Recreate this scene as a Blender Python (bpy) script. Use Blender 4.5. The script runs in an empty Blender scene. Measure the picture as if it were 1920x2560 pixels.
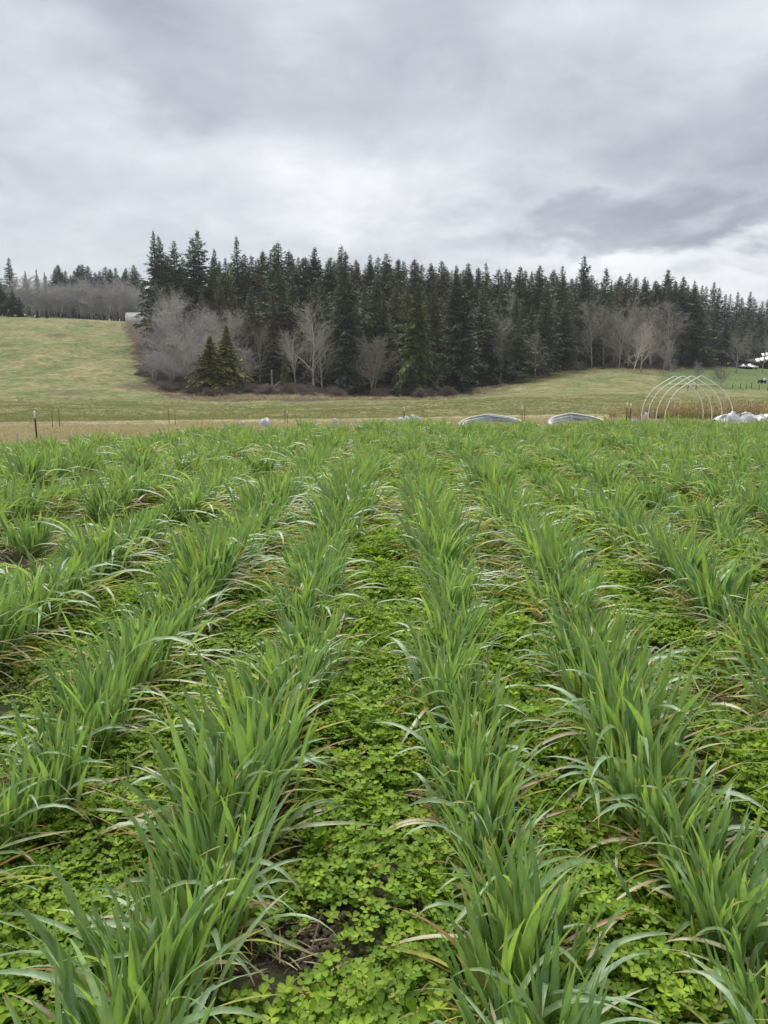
import bpy, math, random
import numpy as np
from mathutils import Vector, Matrix, Euler

R = math.radians
SC = bpy.context.scene
COL = SC.collection
rng = np.random.default_rng(11)
random.seed(5)

# ------------------------------------------------------------------ camera
CAM_H = 1.2
F_PX = 1924.0
HORIZON = 950                       # picture row of the level line of sight
PITCH = math.atan((1280 - HORIZON) / F_PX)
TILT = (1000 - HORIZON) / F_PX      # the land falls away gently beyond the field
cam_d = bpy.data.cameras.new('camera')
cam = bpy.data.objects.new('camera', cam_d)
COL.objects.link(cam)
cam.location = (0, 0, CAM_H)
cam.rotation_euler = (R(90) - PITCH, 0, 0)
cam_d.sensor_fit = 'VERTICAL'
cam_d.angle = 2 * math.atan(1280 / F_PX)
cam_d.clip_start = 0.05
cam_d.clip_end = 5000
SC.camera = cam

# ------------------------------------------------------------------ exposure
SC.view_settings.view_transform = 'Standard'
SC.view_settings.look = 'None'
SC.view_settings.gamma = 1.0
SC.view_settings.use_curve_mapping = False
SC.view_settings.exposure = 1.95
SC.render.engine = 'CYCLES'
SC.cycles.max_bounces = 6
SC.cycles.diffuse_bounces = 3
SC.cycles.glossy_bounces = 2
SC.cycles.transmission_bounces = 4
SC.cycles.transparent_max_bounces = 4
SC.cycles.use_denoising = True
SC.cycles.denoiser = 'OPENIMAGEDENOISE'
SC.cycles.denoising_input_passes = 'RGB_ALBEDO_NORMAL'
SC.cycles.denoising_prefilter = 'ACCURATE'
SC.cycles.sample_clamp_indirect = 3.0

# ------------------------------------------------------------------ sun
SUN_EL, SUN_AZ = R(58), R(-14)         # azimuth measured from +Y towards +X
sun_d = bpy.data.lights.new('sun', 'SUN')
sun_d.energy = 1.5
sun_d.angle = R(48)
sun_d.color = (1.0, 0.97, 0.92)
sun = bpy.data.objects.new('sun', sun_d)
COL.objects.link(sun)
sdir = Vector((math.sin(SUN_AZ) * math.cos(SUN_EL), math.cos(SUN_AZ) * math.cos(SUN_EL), math.sin(SUN_EL)))
sun.rotation_euler = sdir.to_track_quat('Z', 'Y').to_euler()

# ------------------------------------------------------------------ sky: overcast cloud deck over a Nishita sky
world = bpy.data.worlds.new('World')
SC.world = world
world.use_nodes = True
wn, wl = world.node_tree.nodes, world.node_tree.links
wn.clear()


def wmath(op, a, b=None, c=None):
    n = wn.new('ShaderNodeMath')
    n.operation = op
    for i, v in enumerate((a, b, c)):
        if v is None:
            continue
        if isinstance(v, (int, float)):
            n.inputs[i].default_value = v
        else:
            wl.new(v, n.inputs[i])
    return n.outputs[0]


w_out = wn.new('ShaderNodeOutputWorld')
w_bg = wn.new('ShaderNodeBackground')
w_bg.inputs['Strength'].default_value = 0.1
w_tc = wn.new('ShaderNodeTexCoord')
w_sep = wn.new('ShaderNodeSeparateXYZ')
wl.new(w_tc.outputs['Generated'], w_sep.inputs[0])
dx, dy, dz = w_sep.outputs
w_az = wmath('ARCTAN2', dx, dy)
w_el = wmath('ARCSINE', dz)
# cloud deck seen in perspective: direction projected on a high plane
inv = wmath('DIVIDE', 1.0, wmath('ADD', wmath('MAXIMUM', dz, 0.0), 0.24))
w_cmb = wn.new('ShaderNodeCombineXYZ')
wl.new(wmath('MULTIPLY', dx, inv), w_cmb.inputs[0])
wl.new(wmath('MULTIPLY', dy, inv), w_cmb.inputs[1])


def wnoise(vec, scale, detail, rough, dist=0.0, off=(0, 0, 0)):
    m = wn.new('ShaderNodeMapping')
    m.inputs['Location'].default_value = off
    wl.new(vec, m.inputs['Vector'])
    n = wn.new('ShaderNodeTexNoise')
    n.inputs['Scale'].default_value = scale
    n.inputs['Detail'].default_value = detail
    n.inputs['Roughness'].default_value = rough
    n.inputs['Distortion'].default_value = dist
    wl.new(m.outputs[0], n.inputs['Vector'])
    return n.outputs['Fac']


deck = w_cmb.outputs[0]
n_big = wnoise(deck, 0.75, 6, 0.55, 0.5, (3.1, 1.7, 0))
n_mid = wnoise(deck, 3.0, 8, 0.62, 0.5, (7.3, 4.4, 2.0))
warp_a = wmath('MULTIPLY', wmath('SUBTRACT', wnoise(deck, 2.4, 6, 0.55, 0.2, (1, 9, 5)), 0.5), 0.36)
warp_e = wmath('MULTIPLY', wmath('SUBTRACT', wnoise(deck, 2.6, 6, 0.55, 0.2, (5, 2, 8)), 0.5), 0.22)
az = wmath('ADD', w_az, warp_a)
el = wmath('ADD', w_el, warp_e)
# cloud masses of the photograph: (azimuth px, elevation px, half-width px, half-height px, amount)
MASSES = [(930, 520, 300, 85, 0.15), (300, 420, 260, 60, 0.09), (180, 260, 160, 50, 0.08), (760, 160, 170, 70, 0.08),
          (1480, 170, 210, 60, 0.06), (1900, 190, 120, 90, 0.09), (1850, 705, 420, 60, 0.13), (1420, 695, 260, 36, 0.10),
          (1200, 400, 140, 120, 0.05),
          (230, 130, 330, 100, -0.13), (1070, 150, 120, 90, -0.09), (1640, 400, 330, 110, -0.13), (1330, 600, 190, 36, -0.12),
          (1760, 628, 230, 34, -0.20), (1960, 500, 130, 80, -0.12), (480, 330, 190, 70, -0.10), (60, 480, 160, 60, -0.05),
          (780, 300, 150, 60, -0.04), (1540, 555, 150, 22, 0.05)]
acc = None
for (px, py, sx, sy, amp) in MASSES:
    a0 = math.atan((px - 960) / F_PX)
    e0 = math.atan((HORIZON - py) / F_PX)
    a = wmath('MULTIPLY', wmath('SUBTRACT', az, a0), F_PX / sx)
    e = wmath('MULTIPLY', wmath('SUBTRACT', el, e0), F_PX / sy)
    g = wmath('EXPONENT', wmath('MULTIPLY', wmath('ADD', wmath('MULTIPLY', a, a), wmath('MULTIPLY', e, e)), -0.8))
    g = wmath('MULTIPLY', g, amp)
    acc = g if acc is None else wmath('ADD', acc, g)
tone = wmath('ADD', wmath('MULTIPLY', wmath('SUBTRACT', n_big, 0.5), 0.34), wmath('MULTIPLY', wmath('SUBTRACT', n_mid, 0.5), 0.36))
n_fine = wnoise(deck, 8.5, 7, 0.6, 0.4, (2.7, 8.1, 3.3))
tone = wmath('ADD', tone, wmath('MULTIPLY', wmath('SUBTRACT', n_fine, 0.5), 0.15))
tone = wmath('ADD', wmath('ADD', tone, wmath('MULTIPLY', acc, 1.55)), 0.49)
w_ramp = wn.new('ShaderNodeValToRGB')
cr = w_ramp.color_ramp
cr.elements[0].position = 0.18
cr.elements[0].color = (0.112, 0.117, 0.132, 1)
cr.elements[1].position = 0.85
cr.elements[1].color = (0.335, 0.335, 0.332, 1)
e_ = cr.elements.new(0.42)
e_.color = (0.178, 0.182, 0.198, 1)
e_ = cr.elements.new(0.58)
e_.color = (0.230, 0.233, 0.244, 1)
wl.new(tone, w_ramp.inputs[0])
w_sky = wn.new('ShaderNodeTexSky')
w_sky.sky_type = 'NISHITA'
w_sky.sun_disc = False
w_sky.sun_elevation = SUN_EL
w_sky.sun_rotation = SUN_AZ
w_sc = wn.new('ShaderNodeVectorMath')
w_sc.operation = 'SCALE'
w_sc.inputs['Scale'].default_value = 7.9       # the background strength is 0.1
wl.new(w_ramp.outputs[0], w_sc.inputs[0])
w_mix = wn.new('ShaderNodeMixRGB')
w_mix.inputs[0].default_value = 0.96            # near closed cloud cover
wl.new(w_sky.outputs[0], w_mix.inputs[1])
wl.new(w_sc.outputs[0], w_mix.inputs[2])
wl.new(w_mix.outputs[0], w_bg.inputs['Color'])
wl.new(w_bg.outputs[0], w_out.inputs['Surface'])


# ================================================================== helpers
def ray(px, py):
    rx, uy = (px - 960) / F_PX, (1280 - py) / F_PX
    c, s = math.cos(PITCH), math.sin(PITCH)
    return np.array([rx, uy * s + c, uy * c - s])


def P(px, py, Y):
    """photograph pixel seen at distance Y -> world point"""
    d = ray(px, py)
    return np.array([0, 0, CAM_H]) + d * (Y / d[1])


def G(px, py, z=0.0):
    """photograph pixel -> point on the level z"""
    d = ray(px, py)
    return np.array([0, 0, CAM_H]) + d * ((z - CAM_H) / d[2])


class MB:
    """collects geometry for ONE mesh"""

    def __init__(self):
        self.v, self.c, self.f, self.n = [], [], [], 0

    def add(self, v, faces, col=(1, 1, 1)):
        v = np.asarray(v, dtype=np.float32).reshape(-1, 3)
        col = np.asarray(col, dtype=np.float32)
        if col.ndim == 1:
            col = np.tile(col[:3], (len(v), 1))
        self.v.append(v)
        self.c.append(col[:, :3])
        for fa in (faces if isinstance(faces, list) else [faces]):
            fa = np.asarray(fa, dtype=np.int32)
            if fa.size:
                self.f.append(fa + self.n)
        self.n += len(v)

    def mesh(self, name, mat, smooth=False):
        v = np.concatenate(self.v)
        c = np.concatenate(self.c)
        me = bpy.data.meshes.new(name)
        me.vertices.add(len(v))
        me.vertices.foreach_set('co', v.ravel())
        lt = np.concatenate([np.full(len(f), f.shape[1], np.int32) for f in self.f])
        li = np.concatenate([f.ravel() for f in self.f]).astype(np.int32)
        me.loops.add(len(li))
        me.loops.foreach_set('vertex_index', li)
        me.polygons.add(len(lt))
        me.polygons.foreach_set('loop_start', np.concatenate([[0], np.cumsum(lt)[:-1]]).astype(np.int32))
        at = me.color_attributes.new('Col', 'FLOAT_COLOR', 'POINT')
        at.data.foreach_set('color', np.concatenate([c, np.ones((len(c), 1), np.float32)], 1).ravel())
        me.update(calc_edges=True)
        me.validate()
        if smooth:
            me.polygons.foreach_set('use_smooth', np.ones(len(me.polygons), bool))
        if mat is not None:
            me.materials.append(mat)
        return me


def tag(o, label=None, cat=None, group=None, kind=None):
    for k, v in (('label', label), ('category', cat), ('group', group), ('kind', kind)):
        if v:
            o[k] = v
    return o


def link(name, data, parent=None, loc=None, rot=None, scale=None):
    o = bpy.data.objects.new(name, data)
    COL.objects.link(o)
    if parent is not None:
        o.parent = parent
    if loc is not None:
        o.location = [float(q) for q in loc]
    if rot is not None:
        o.rotation_euler = rot
    if scale is not None:
        o.scale = (scale,) * 3 if isinstance(scale, (int, float)) else scale
    return o


def box(mb, lo, hi, col=(1, 1, 1), M=None):
    lo, hi = np.array(lo, float), np.array(hi, float)
    v = np.array([[(lo, hi)[i][0], (lo, hi)[j][1], (lo, hi)[k][2]] for i in (0, 1) for j in (0, 1) for k in (0, 1)])
    if M is not None:
        v = np.array([M @ Vector(q) for q in v])
    mb.add(v, np.array([[0, 1, 3, 2], [4, 6, 7, 5], [0, 4, 5, 1], [2, 3, 7, 6], [0, 2, 6, 4], [1, 5, 7, 3]]), col)


def tube(mb, pts, rad, sides=5, col=(1, 1, 1), cap=True):
    pts = np.asarray(pts, float)
    n = len(pts)
    rad = np.full(n, rad) if np.isscalar(rad) else np.asarray(rad)
    t = np.gradient(pts, axis=0)
    t /= np.linalg.norm(t, axis=1, keepdims=True) + 1e-9
    ref = np.where(np.abs(t[:, 2:3]) > 0.9, np.array([[1.0, 0, 0]]), np.array([[0, 0, 1.0]]))
    a = np.cross(t, ref)
    a /= np.linalg.norm(a, axis=1, keepdims=True) + 1e-9
    b = np.cross(t, a)
    th = np.arange(sides) / sides * 2 * math.pi
    v = pts[:, None] + rad[:, None, None] * (np.cos(th)[None, :, None] * a[:, None] + np.sin(th)[None, :, None] * b[:, None])
    i = np.arange(n - 1)[:, None] * sides
    j = np.arange(sides)[None]
    j2 = (j + 1) % sides
    q = np.stack([i + j, i + j2, i + sides + j2, i + sides + j], -1).reshape(-1, 4)
    fs = [q]
    if cap and sides >= 3:
        fs.append(np.array([list(range(sides))[::-1]]))
        fs.append(np.array([[(n - 1) * sides + k for k in range(sides)]]))
    mb.add(v.reshape(-1, 3), fs, col)


def vnoise(x, y, seed=0):
    """cheap smooth value noise, vectorised"""
    x, y = np.asarray(x, float), np.asarray(y, float)
    xi, yi = np.floor(x), np.floor(y)
    fx, fy = x - xi, y - yi
    fx, fy = fx * fx * (3 - 2 * fx), fy * fy * (3 - 2 * fy)

    def h(a, b):
        s = np.sin(a * 127.1 + b * 311.7 + seed * 74.7) * 43758.5453
        return s - np.floor(s)
    return (h(xi, yi) * (1 - fx) + h(xi + 1, yi) * fx) * (1 - fy) + (h(xi, yi + 1) * (1 - fx) + h(xi + 1, yi + 1) * fx) * fy


def sstep(a, b, x):
    t = np.clip((x - a) / (b - a), 0, 1)
    return t * t * (3 - 2 * t)


# ------------------------------------------------------------------ materials
def material(name):
    m = bpy.data.materials.new(name)
    m.use_nodes = True
    nt = m.node_tree
    b = nt.nodes['Principled BSDF']
    return m, nt, b


def nmix(nt, fac, a, b, mode='MIX'):
    n = nt.nodes.new('ShaderNodeMixRGB')
    n.blend_type = mode
    for i, v in enumerate((fac, a, b)):
        if isinstance(v, (int, float)):
            n.inputs[i].default_value = v
        elif isinstance(v, tuple):
            n.inputs[i].default_value = (*v[:3], 1)
        else:
            nt.links.new(v, n.inputs[i])
    return n.outputs[0]


def nnoise(nt, scale, detail=5, rough=0.6, coord='Object', stretch=None, dist=0.0):
    tc = nt.nodes.new('ShaderNodeTexCoord')
    src = tc.outputs[coord]
    if stretch:
        mp = nt.nodes.new('ShaderNodeMapping')
        mp.inputs['Scale'].default_value = stretch
        nt.links.new(src, mp.inputs[0])
        src = mp.outputs[0]
    n = nt.nodes.new('ShaderNodeTexNoise')
    n.inputs['Scale'].default_value = scale
    n.inputs['Detail'].default_value = detail
    n.inputs['Roughness'].default_value = rough
    n.inputs['Distortion'].default_value = dist
    nt.links.new(src, n.inputs['Vector'])
    return n.outputs['Fac']


def nramp(nt, src, stops):
    r = nt.nodes.new('ShaderNodeValToRGB')
    el_ = r.color_ramp.elements
    el_[0].position, el_[0].color = stops[0][0], (*stops[0][1], 1)
    el_[1].position, el_[1].color = stops[-1][0], (*stops[-1][1], 1)
    for p, c in stops[1:-1]:
        e = el_.new(p)
        e.color = (*c, 1)
    nt.links.new(src, r.inputs[0])
    return r.outputs[0]


def nbump(nt, b, h, strength, dist):
    bu = nt.nodes.new('ShaderNodeBump')
    bu.inputs['Strength'].default_value = strength
    bu.inputs['Distance'].default_value = dist
    nt.links.new(h, bu.inputs['Height'])
    nt.links.new(bu.outputs[0], b.inputs['Normal'])


def leaf_material(name, rough=0.5, spec=0.35, transl=0.3, tcol=(1.2, 1.25, 0.6), obj_tint=False, vary=0.25, blotch=0.0):
    m, nt, b = material(name)
    at = nt.nodes.new('ShaderNodeAttribute')
    at.attribute_name = 'Col'
    c = at.outputs['Color']
    oi = nt.nodes.new('ShaderNodeObjectInfo')
    if obj_tint:
        c = nmix(nt, 1.0, c, oi.outputs['Color'], 'MULTIPLY')
    if vary:
        v = nramp(nt, oi.outputs['Random'], [(0.0, (1 - vary, 1 - vary * 0.9, 1 - vary)), (1.0, (1 + vary, 1 + vary * 0.8, 1 + vary * 0.5))])
        c = nmix(nt, 1.0, c, v, 'MULTIPLY')
    if blotch:
        c = nmix(nt, 1.0, c, nramp(nt, nnoise(nt, blotch, 4, 0.7, stretch=(1, 1, 0.25)), [(0.3, (0.72, 0.76, 0.72)), (0.52, (1, 1, 1)), (0.72, (1.28, 1.2, 1.25))]), 'MULTIPLY')
    nt.links.new(c, b.inputs['Base Color'])
    b.inputs['Roughness'].default_value = rough
    b.inputs['Specular IOR Level'].default_value = spec
    if transl:
        t = nt.nodes.new('ShaderNodeBsdfTranslucent')
        nt.links.new(nmix(nt, 1.0, c, tcol, 'MULTIPLY'), t.inputs['Color'])
        mx = nt.nodes.new('ShaderNodeMixShader')
        mx.inputs[0].default_value = transl
        nt.links.new(b.outputs[0], mx.inputs[1])
        nt.links.new(t.outputs[0], mx.inputs[2])
        nt.links.new(mx.outputs[0], nt.nodes['Material Output'].inputs['Surface'])
    return m


def plain(name, col, rough=0.6, spec=0.3, noise=None, metal=0.0, bump=0.0):
    m, nt, b = material(name)
    b.inputs['Roughness'].default_value = rough
    b.inputs['Specular IOR Level'].default_value = spec
    b.inputs['Metallic'].default_value = metal
    if noise:
        sc, dark, lite = noise
        n = nnoise(nt, sc, 6, 0.65)
        nt.links.new(nramp(nt, n, [(0.3, tuple(q * dark for q in col)), (0.7, tuple(min(0.9, q * lite) for q in col))]), b.inputs['Base Color'])
        if bump:
            nbump(nt, b, n, bump, 0.05)
    else:
        b.inputs['Base Color'].default_value = (*col, 1)
    return m


M_WHEAT = leaf_material('wheat_leaf', 0.36, 0.60, 0.44, (1.30, 1.22, 0.50), vary=0.12, blotch=70.0)
M_CLOVER = leaf_material('clover_leaf', 0.6, 0.22, 0.40, (1.2, 1.35, 0.4), vary=0.12)
M_GRASS = leaf_material('meadow_grass', 0.7, 0.15, 0.20, (0.9, 0.95, 0.6), vary=0.12)
M_NEEDLE = leaf_material('conifer_needles', 0.65, 0.15, 0.10, (1.1, 1.2, 0.6), obj_tint=True, vary=0.22)
M_TWIG = leaf_material('bare_twigs', 0.85, 0.1, 0.0, obj_tint=True, vary=0.14)
M_BARK = plain('conifer_bark', (0.085, 0.066, 0.052), 0.9, 0.1, (3.0, 0.6, 1.4))
M_PIPE = plain('white_pipe', (0.76, 0.76, 0.68), 0.4, 0.4, (2.0, 0.85, 1.1))
M_PLASTIC = plain('white_plastic', (0.50, 0.51, 0.52), 0.45, 0.3, (7.0, 0.72, 1.15))
M_STEEL = plain('painted_steel', (0.035, 0.040, 0.036), 0.6, 0.3)
M_RUST = plain('weathered_stake', (0.13, 0.095, 0.07), 0.8, 0.2, (9.0, 0.7, 1.3))
M_WHITE = plain('white_paint', (0.78, 0.79, 0.79), 0.5, 0.3, (1.5, 0.9, 1.05))
M_GLASS = plain('dark_glass', (0.03, 0.04, 0.05), 0.08, 0.6)
M_BLUEGLASS = plain('pale_window', (0.42, 0.52, 0.55), 0.15, 0.6)
M_DARK = plain('dark_timber', (0.05, 0.043, 0.038), 0.8, 0.2, (4.0, 0.7, 1.4))
M_RUBBER = plain('black_rubber', (0.02, 0.02, 0.02), 0.8, 0.2)
M_CAR_DARK = plain('black_car_paint', (0.02, 0.022, 0.026), 0.2, 0.5)
M_CAR_SILVER = plain('silver_car_paint', (0.55, 0.56, 0.58), 0.25, 0.5, metal=0.3)
M_YELLOW = plain('yellow_paint', (0.75, 0.62, 0.12), 0.5, 0.3)
M_RED = plain('faded_red_plastic', (0.55, 0.22, 0.15), 0.5, 0.3)

# ================================================================== terrain
CTRL = [
    (-320, 1002, 92), (-320, 930, 130), (-320, 855, 165), (-320, 795, 205), (-320, 800, 300),
    (0, 1004, 92), (0, 935, 130), (0, 862, 162), (0, 806, 195), (0, 790, 216), (0, 797, 265), (0, 800, 340),
    (180, 1006, 95), (180, 935, 133), (180, 862, 165), (180, 806, 200), (180, 796, 220), (180, 803, 285),
    (335, 1008, 95), (335, 965, 128), (335, 890, 163), (335, 832, 193), (345, 806, 216), (360, 808, 275),
    (420, 1003, 115), (450, 935, 150), (450, 875, 175), (470, 830, 205),
    (560, 1001, 118), (560, 965, 150), (600, 905, 190), (600, 850, 240),
    (760, 999, 122), (760, 986, 140), (760, 962, 165), (760, 905, 210), (760, 850, 270),
    (960, 999, 122), (960, 986, 140), (960, 962, 165), (960, 905, 210), (960, 850, 270),
    (1160, 997, 122), (1160, 980, 145), (1180, 958, 168), (1180, 905, 215), (1180, 855, 275),
    (1290, 988, 122), (1290, 964, 148), (1300, 938, 175), (1330, 895, 230),
    (1450, 1000, 100), (1450, 968, 138), (1450, 940, 170), (1450, 918, 195), (1450, 885, 245),
    (1620, 1003, 100), (1620, 975, 130), (1620, 948, 158), (1620, 930, 185), (1620, 905, 225),
    (1780, 1000, 105), (1780, 976, 140), (1780, 950, 178), (1780, 925, 212), (1780, 900, 260),
    (1900, 1000, 105), (1900, 978, 140), (1900, 955, 175), (1900, 924, 218), (1900, 895, 270),
    (2200, 1000, 110), (2200, 975, 145), (2200, 950, 180), (2200, 920, 225),
]
cp = np.array([P(*c) for c in CTRL])
far_pts = np.array([[-400, 600, 40], [-150, 600, 40], [0, 600, 42], [150, 600, 42], [400, 600, 42], [-400, 900, 45], [400, 900, 45], [0, 900, 45],
                    [-60, 60, 0], [-20, 60, 0], [20, 60, 0.0], [60, 60, 0], [-60, 40, 0], [0, 40, 0], [60, 40, 0], [-150, 60, 1], [150, 60, 1]], float)
far_pts[:, 2] -= TILT * far_pts[:, 1]
cp = np.concatenate([cp, far_pts])
TS = 100.0


def tps_k(r2):
    return np.where(r2 > 1e-12, 0.5 * r2 * np.log(np.maximum(r2, 1e-12)), 0)


_xy = cp[:, :2] / TS
_d2 = ((_xy[:, None] - _xy[None]) ** 2).sum(-1)
_n = len(cp)
_A = np.zeros((_n + 3, _n + 3))
_A[:_n, :_n] = tps_k(_d2) + np.eye(_n) * 2e-4
_A[:_n, _n] = 1
_A[:_n, _n + 1:] = _xy
_A[_n, :_n] = 1
_A[_n + 1:, :_n] = _xy.T
_w = np.linalg.solve(_A, np.concatenate([cp[:, 2], np.zeros(3)]))


def H(X, Y):
    X, Y = np.asarray(X, float), np.asarray(Y, float)
    sh = np.broadcast(X, Y).shape
    x, y = np.broadcast_to(X, sh).ravel() / TS, np.broadcast_to(Y, sh).ravel() / TS
    out = np.zeros(len(x))
    for s in range(0, len(x), 20000):
        xs, ys = x[s:s + 20000], y[s:s + 20000]
        d2 = (xs[:, None] - _xy[None, :, 0]) ** 2 + (ys[:, None] - _xy[None, :, 1]) ** 2
        out[s:s + 20000] = tps_k(d2) @ _w[:_n] + _w[_n] + _w[_n + 1] * xs + _w[_n + 2] * ys
    yy = y * TS
    out = np.maximum(out + TILT * yy, 0) * sstep(42, 75, yy) - TILT * np.clip(yy, 0, 700)
    out += sstep(45, 90, yy) * ((vnoise(x * 6, y * 6, 3) - 0.5) * 0.9 + (vnoise(x * 17, y * 17, 4) - 0.5) * 0.35)
    out = out * (1 - sstep(700, 1000, np.hypot(x, y) * TS)) + 30 * sstep(700, 1000, np.hypot(x, y) * TS)
    return out.reshape(sh)


def Hs(x, y):
    return float(H(np.array([x]), np.array([y]))[0])


def hit(px, py, y0=20, y1=330):
    """first ground point under a photograph pixel"""
    d = ray(px, py)
    Y = np.arange(y0, y1, 0.5)
    X = d[0] / d[1] * Y
    Z = CAM_H + d[2] / d[1] * Y
    below = np.nonzero(H(X, Y) >= Z)[0]
    i = below[0] if len(below) else len(Y) - 1
    return np.array([X[i], Y[i], H(X[i:i + 1], Y[i:i + 1])[0]])


gx = np.concatenate([[-1500, -900, -600, -420, -320, -250, -200], np.arange(-160, 161, 2.0), [200, 250, 320, 420, 600, 900, 1500]])
gy = np.concatenate([[-300, -120, -60, -20, 0, 4], np.arange(8, 290, 2.0), [300, 320, 350, 400, 480, 600, 800, 1100, 1600, 2400]])
GX, GY = np.meshgrid(gx, gy)
GZ = H(GX, GY) - 0.15 * (1 - sstep(6, 12, GY))     # the tilled field lies on top of this sheet
nx_, ny_ = len(gx), len(gy)
gv = np.stack([GX, GY, GZ], -1).reshape(-1, 3)
ii = (np.arange(ny_ - 1)[:, None] * nx_ + np.arange(nx_ - 1)[None]).ravel()
gq = np.stack([ii, ii + 1, ii + nx_ + 1, ii + nx_], 1)

# ground cover: red = leaf litter and brush, green = bare track, blue = lush mown grass
U = GX / np.maximum(GY, 1) * F_PX + 960          # picture column, used only to lay out the cover types by bearing
front = np.interp(U, [300, 335, 360, 420, 560, 760, 960, 1120, 1200, 1260, 1320, 1420, 1560, 1640, 1720, 2300],
                  [215, 185, 140, 116, 112, 112, 116, 124, 140, 152, 168, 180, 186, 188, 216, 225])
litter = sstep(-2, 5, GY - front) * sstep(318, 345, U)
for (px, py, rx, ry, a) in [(145, 838, 4.0, 5, .9), (215, 850, 3.0, 3, .6), (15, 866, 3.0, 4, .8), (170, 982, 3.2, 5, .75), (315, 918, 3.6, 4, .7), (345, 968, 5, 6, .9),
                            (280, 815, 5, 3, .6), (1340, 1018, 3.0, 1.2, .8), (1310, 1015, 3, 1.5, .5), (1460, 1013, 1.6, 1.0, .9), (850, 1012, 4, 2, .8), (760, 1006, 6, 2, .6)]:
    h_ = hit(px, py)
    litter = np.maximum(litter, 0.66 * a * np.exp(-((GX - h_[0]) / rx) ** 2 - ((GY - h_[1]) / ry) ** 2))
tc_ = 49.5 + 0.56 * GX
tc_ = np.where(GX > 8, 54 + (GX - 8) * 0.25, tc_)
track = np.exp(-((GY - tc_) / 6.0) ** 4) * sstep(20, 26, GY)
verge = (1 - sstep(-3, 2, GY - (tc_ - 3))) * 0.75
track = np.maximum(track, verge)
lawn = sstep(1600, 1680, U) * sstep(138, 146, GY) * (1 - sstep(255, 270, GY))
lawn = np.maximum(lawn, 0.35 * np.exp(-((U - 400) / 160) ** 2) * sstep(90, 105, GY))
mb = MB()
mb.add(gv, gq, np.stack([litter, track, lawn], -1).reshape(-1, 3))

M_GROUND, nt, b = material('meadow_ground')
at = nt.nodes.new('ShaderNodeAttribute')
at.attribute_name = 'Col'
sp = nt.nodes.new('ShaderNodeSeparateColor')
nt.links.new(at.outputs['Color'], sp.inputs[0])
n_f = nnoise(nt, 1.1, 8, 0.72)
n_m = nnoise(nt, 0.16, 6, 0.65, dist=0.6)
n_s = nnoise(nt, 0.5, 7, 0.7, stretch=(1, 0.35, 1), dist=0.4)
grass = nramp(nt, n_m, [(0.30, (0.102, 0.138, 0.054)), (0.46, (0.146, 0.164, 0.074)), (0.60, (0.220, 0.202, 0.112)), (0.75, (0.132, 0.156, 0.064))])
n_p = nnoise(nt, 0.42, 5, 0.7, stretch=(1, 0.5, 1), dist=0.8)
grass = nmix(nt, 0.8, grass, nramp(nt, n_p, [(0.34, (0.66, 0.74, 0.60)), (0.5, (1, 1, 1)), (0.66, (1.22, 1.14, 1.12))]), 'MULTIPLY')
fine = nramp(nt, n_f, [(0.30, (0.34, 0.38, 0.32)), (0.5, (1.0, 1.0, 0.95)), (0.68, (1.6, 1.5, 1.35))])
grass = nmix(nt, 0.85, grass, fine, 'MULTIPLY')
lush = nmix(nt, 0.8, (0.105, 0.146, 0.058), fine, 'MULTIPLY')
trk = nramp(nt, n_s, [(0.3, (0.24, 0.20, 0.130)), (0.5, (0.34, 0.29, 0.20)), (0.7, (0.29, 0.265, 0.150))])
trk = nmix(nt, 0.45, trk, fine, 'MULTIPLY')
lit = nramp(nt, n_f, [(0.3, (0.040, 0.030, 0.024)), (0.5, (0.085, 0.064, 0.052)), (0.72, (0.15, 0.118, 0.092))])


def rough_mask(sock, lo, hi, amt=0.55):
    n1 = nt.nodes.new('ShaderNodeMath')
    n1.operation = 'MULTIPLY_ADD'
    nt.links.new(n_s, n1.inputs[0])
    n1.inputs[1].default_value = amt
    n1.inputs[2].default_value = -amt * 0.5
    n2 = nt.nodes.new('ShaderNodeMath')
    n2.operation = 'ADD'
    nt.links.new(sock, n2.inputs[0])
    nt.links.new(n1.outputs[0], n2.inputs[1])
    n3 = nt.nodes.new('ShaderNodeMapRange')
    n3.inputs[1].default_value = lo
    n3.inputs[2].default_value = hi
    nt.links.new(n2.outputs[0], n3.inputs[0])
    return n3.outputs[0]


c = nmix(nt, rough_mask(sp.outputs[2], 0.2, 0.7), grass, lush)
c = nmix(nt, rough_mask(sp.outputs[1], 0.3, 0.65), c, trk)
c = nmix(nt, rough_mask(sp.outputs[0], 0.25, 0.65), c, lit)
nt.links.new(c, b.inputs['Base Color'])
b.inputs['Roughness'].default_value = 0.95
b.inputs['Specular IOR Level'].default_value = 0.05
nbump(nt, b, n_f, 1.0, 0.35)
ground = tag(link('ground', mb.mesh('ground', M_GROUND, True)), kind='structure')


# ------------------------------------------------------------------ the tilled field
def field_far(X):
    return np.interp(X, [-30, -8, -5.3, -3.8, -2.7, -0.8, 0, 3, 8, 30], [8, 11.0, 12.6, 13.8, 15.0, 16.2, 16.6, 17.0, 17.2, 17.4])


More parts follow.
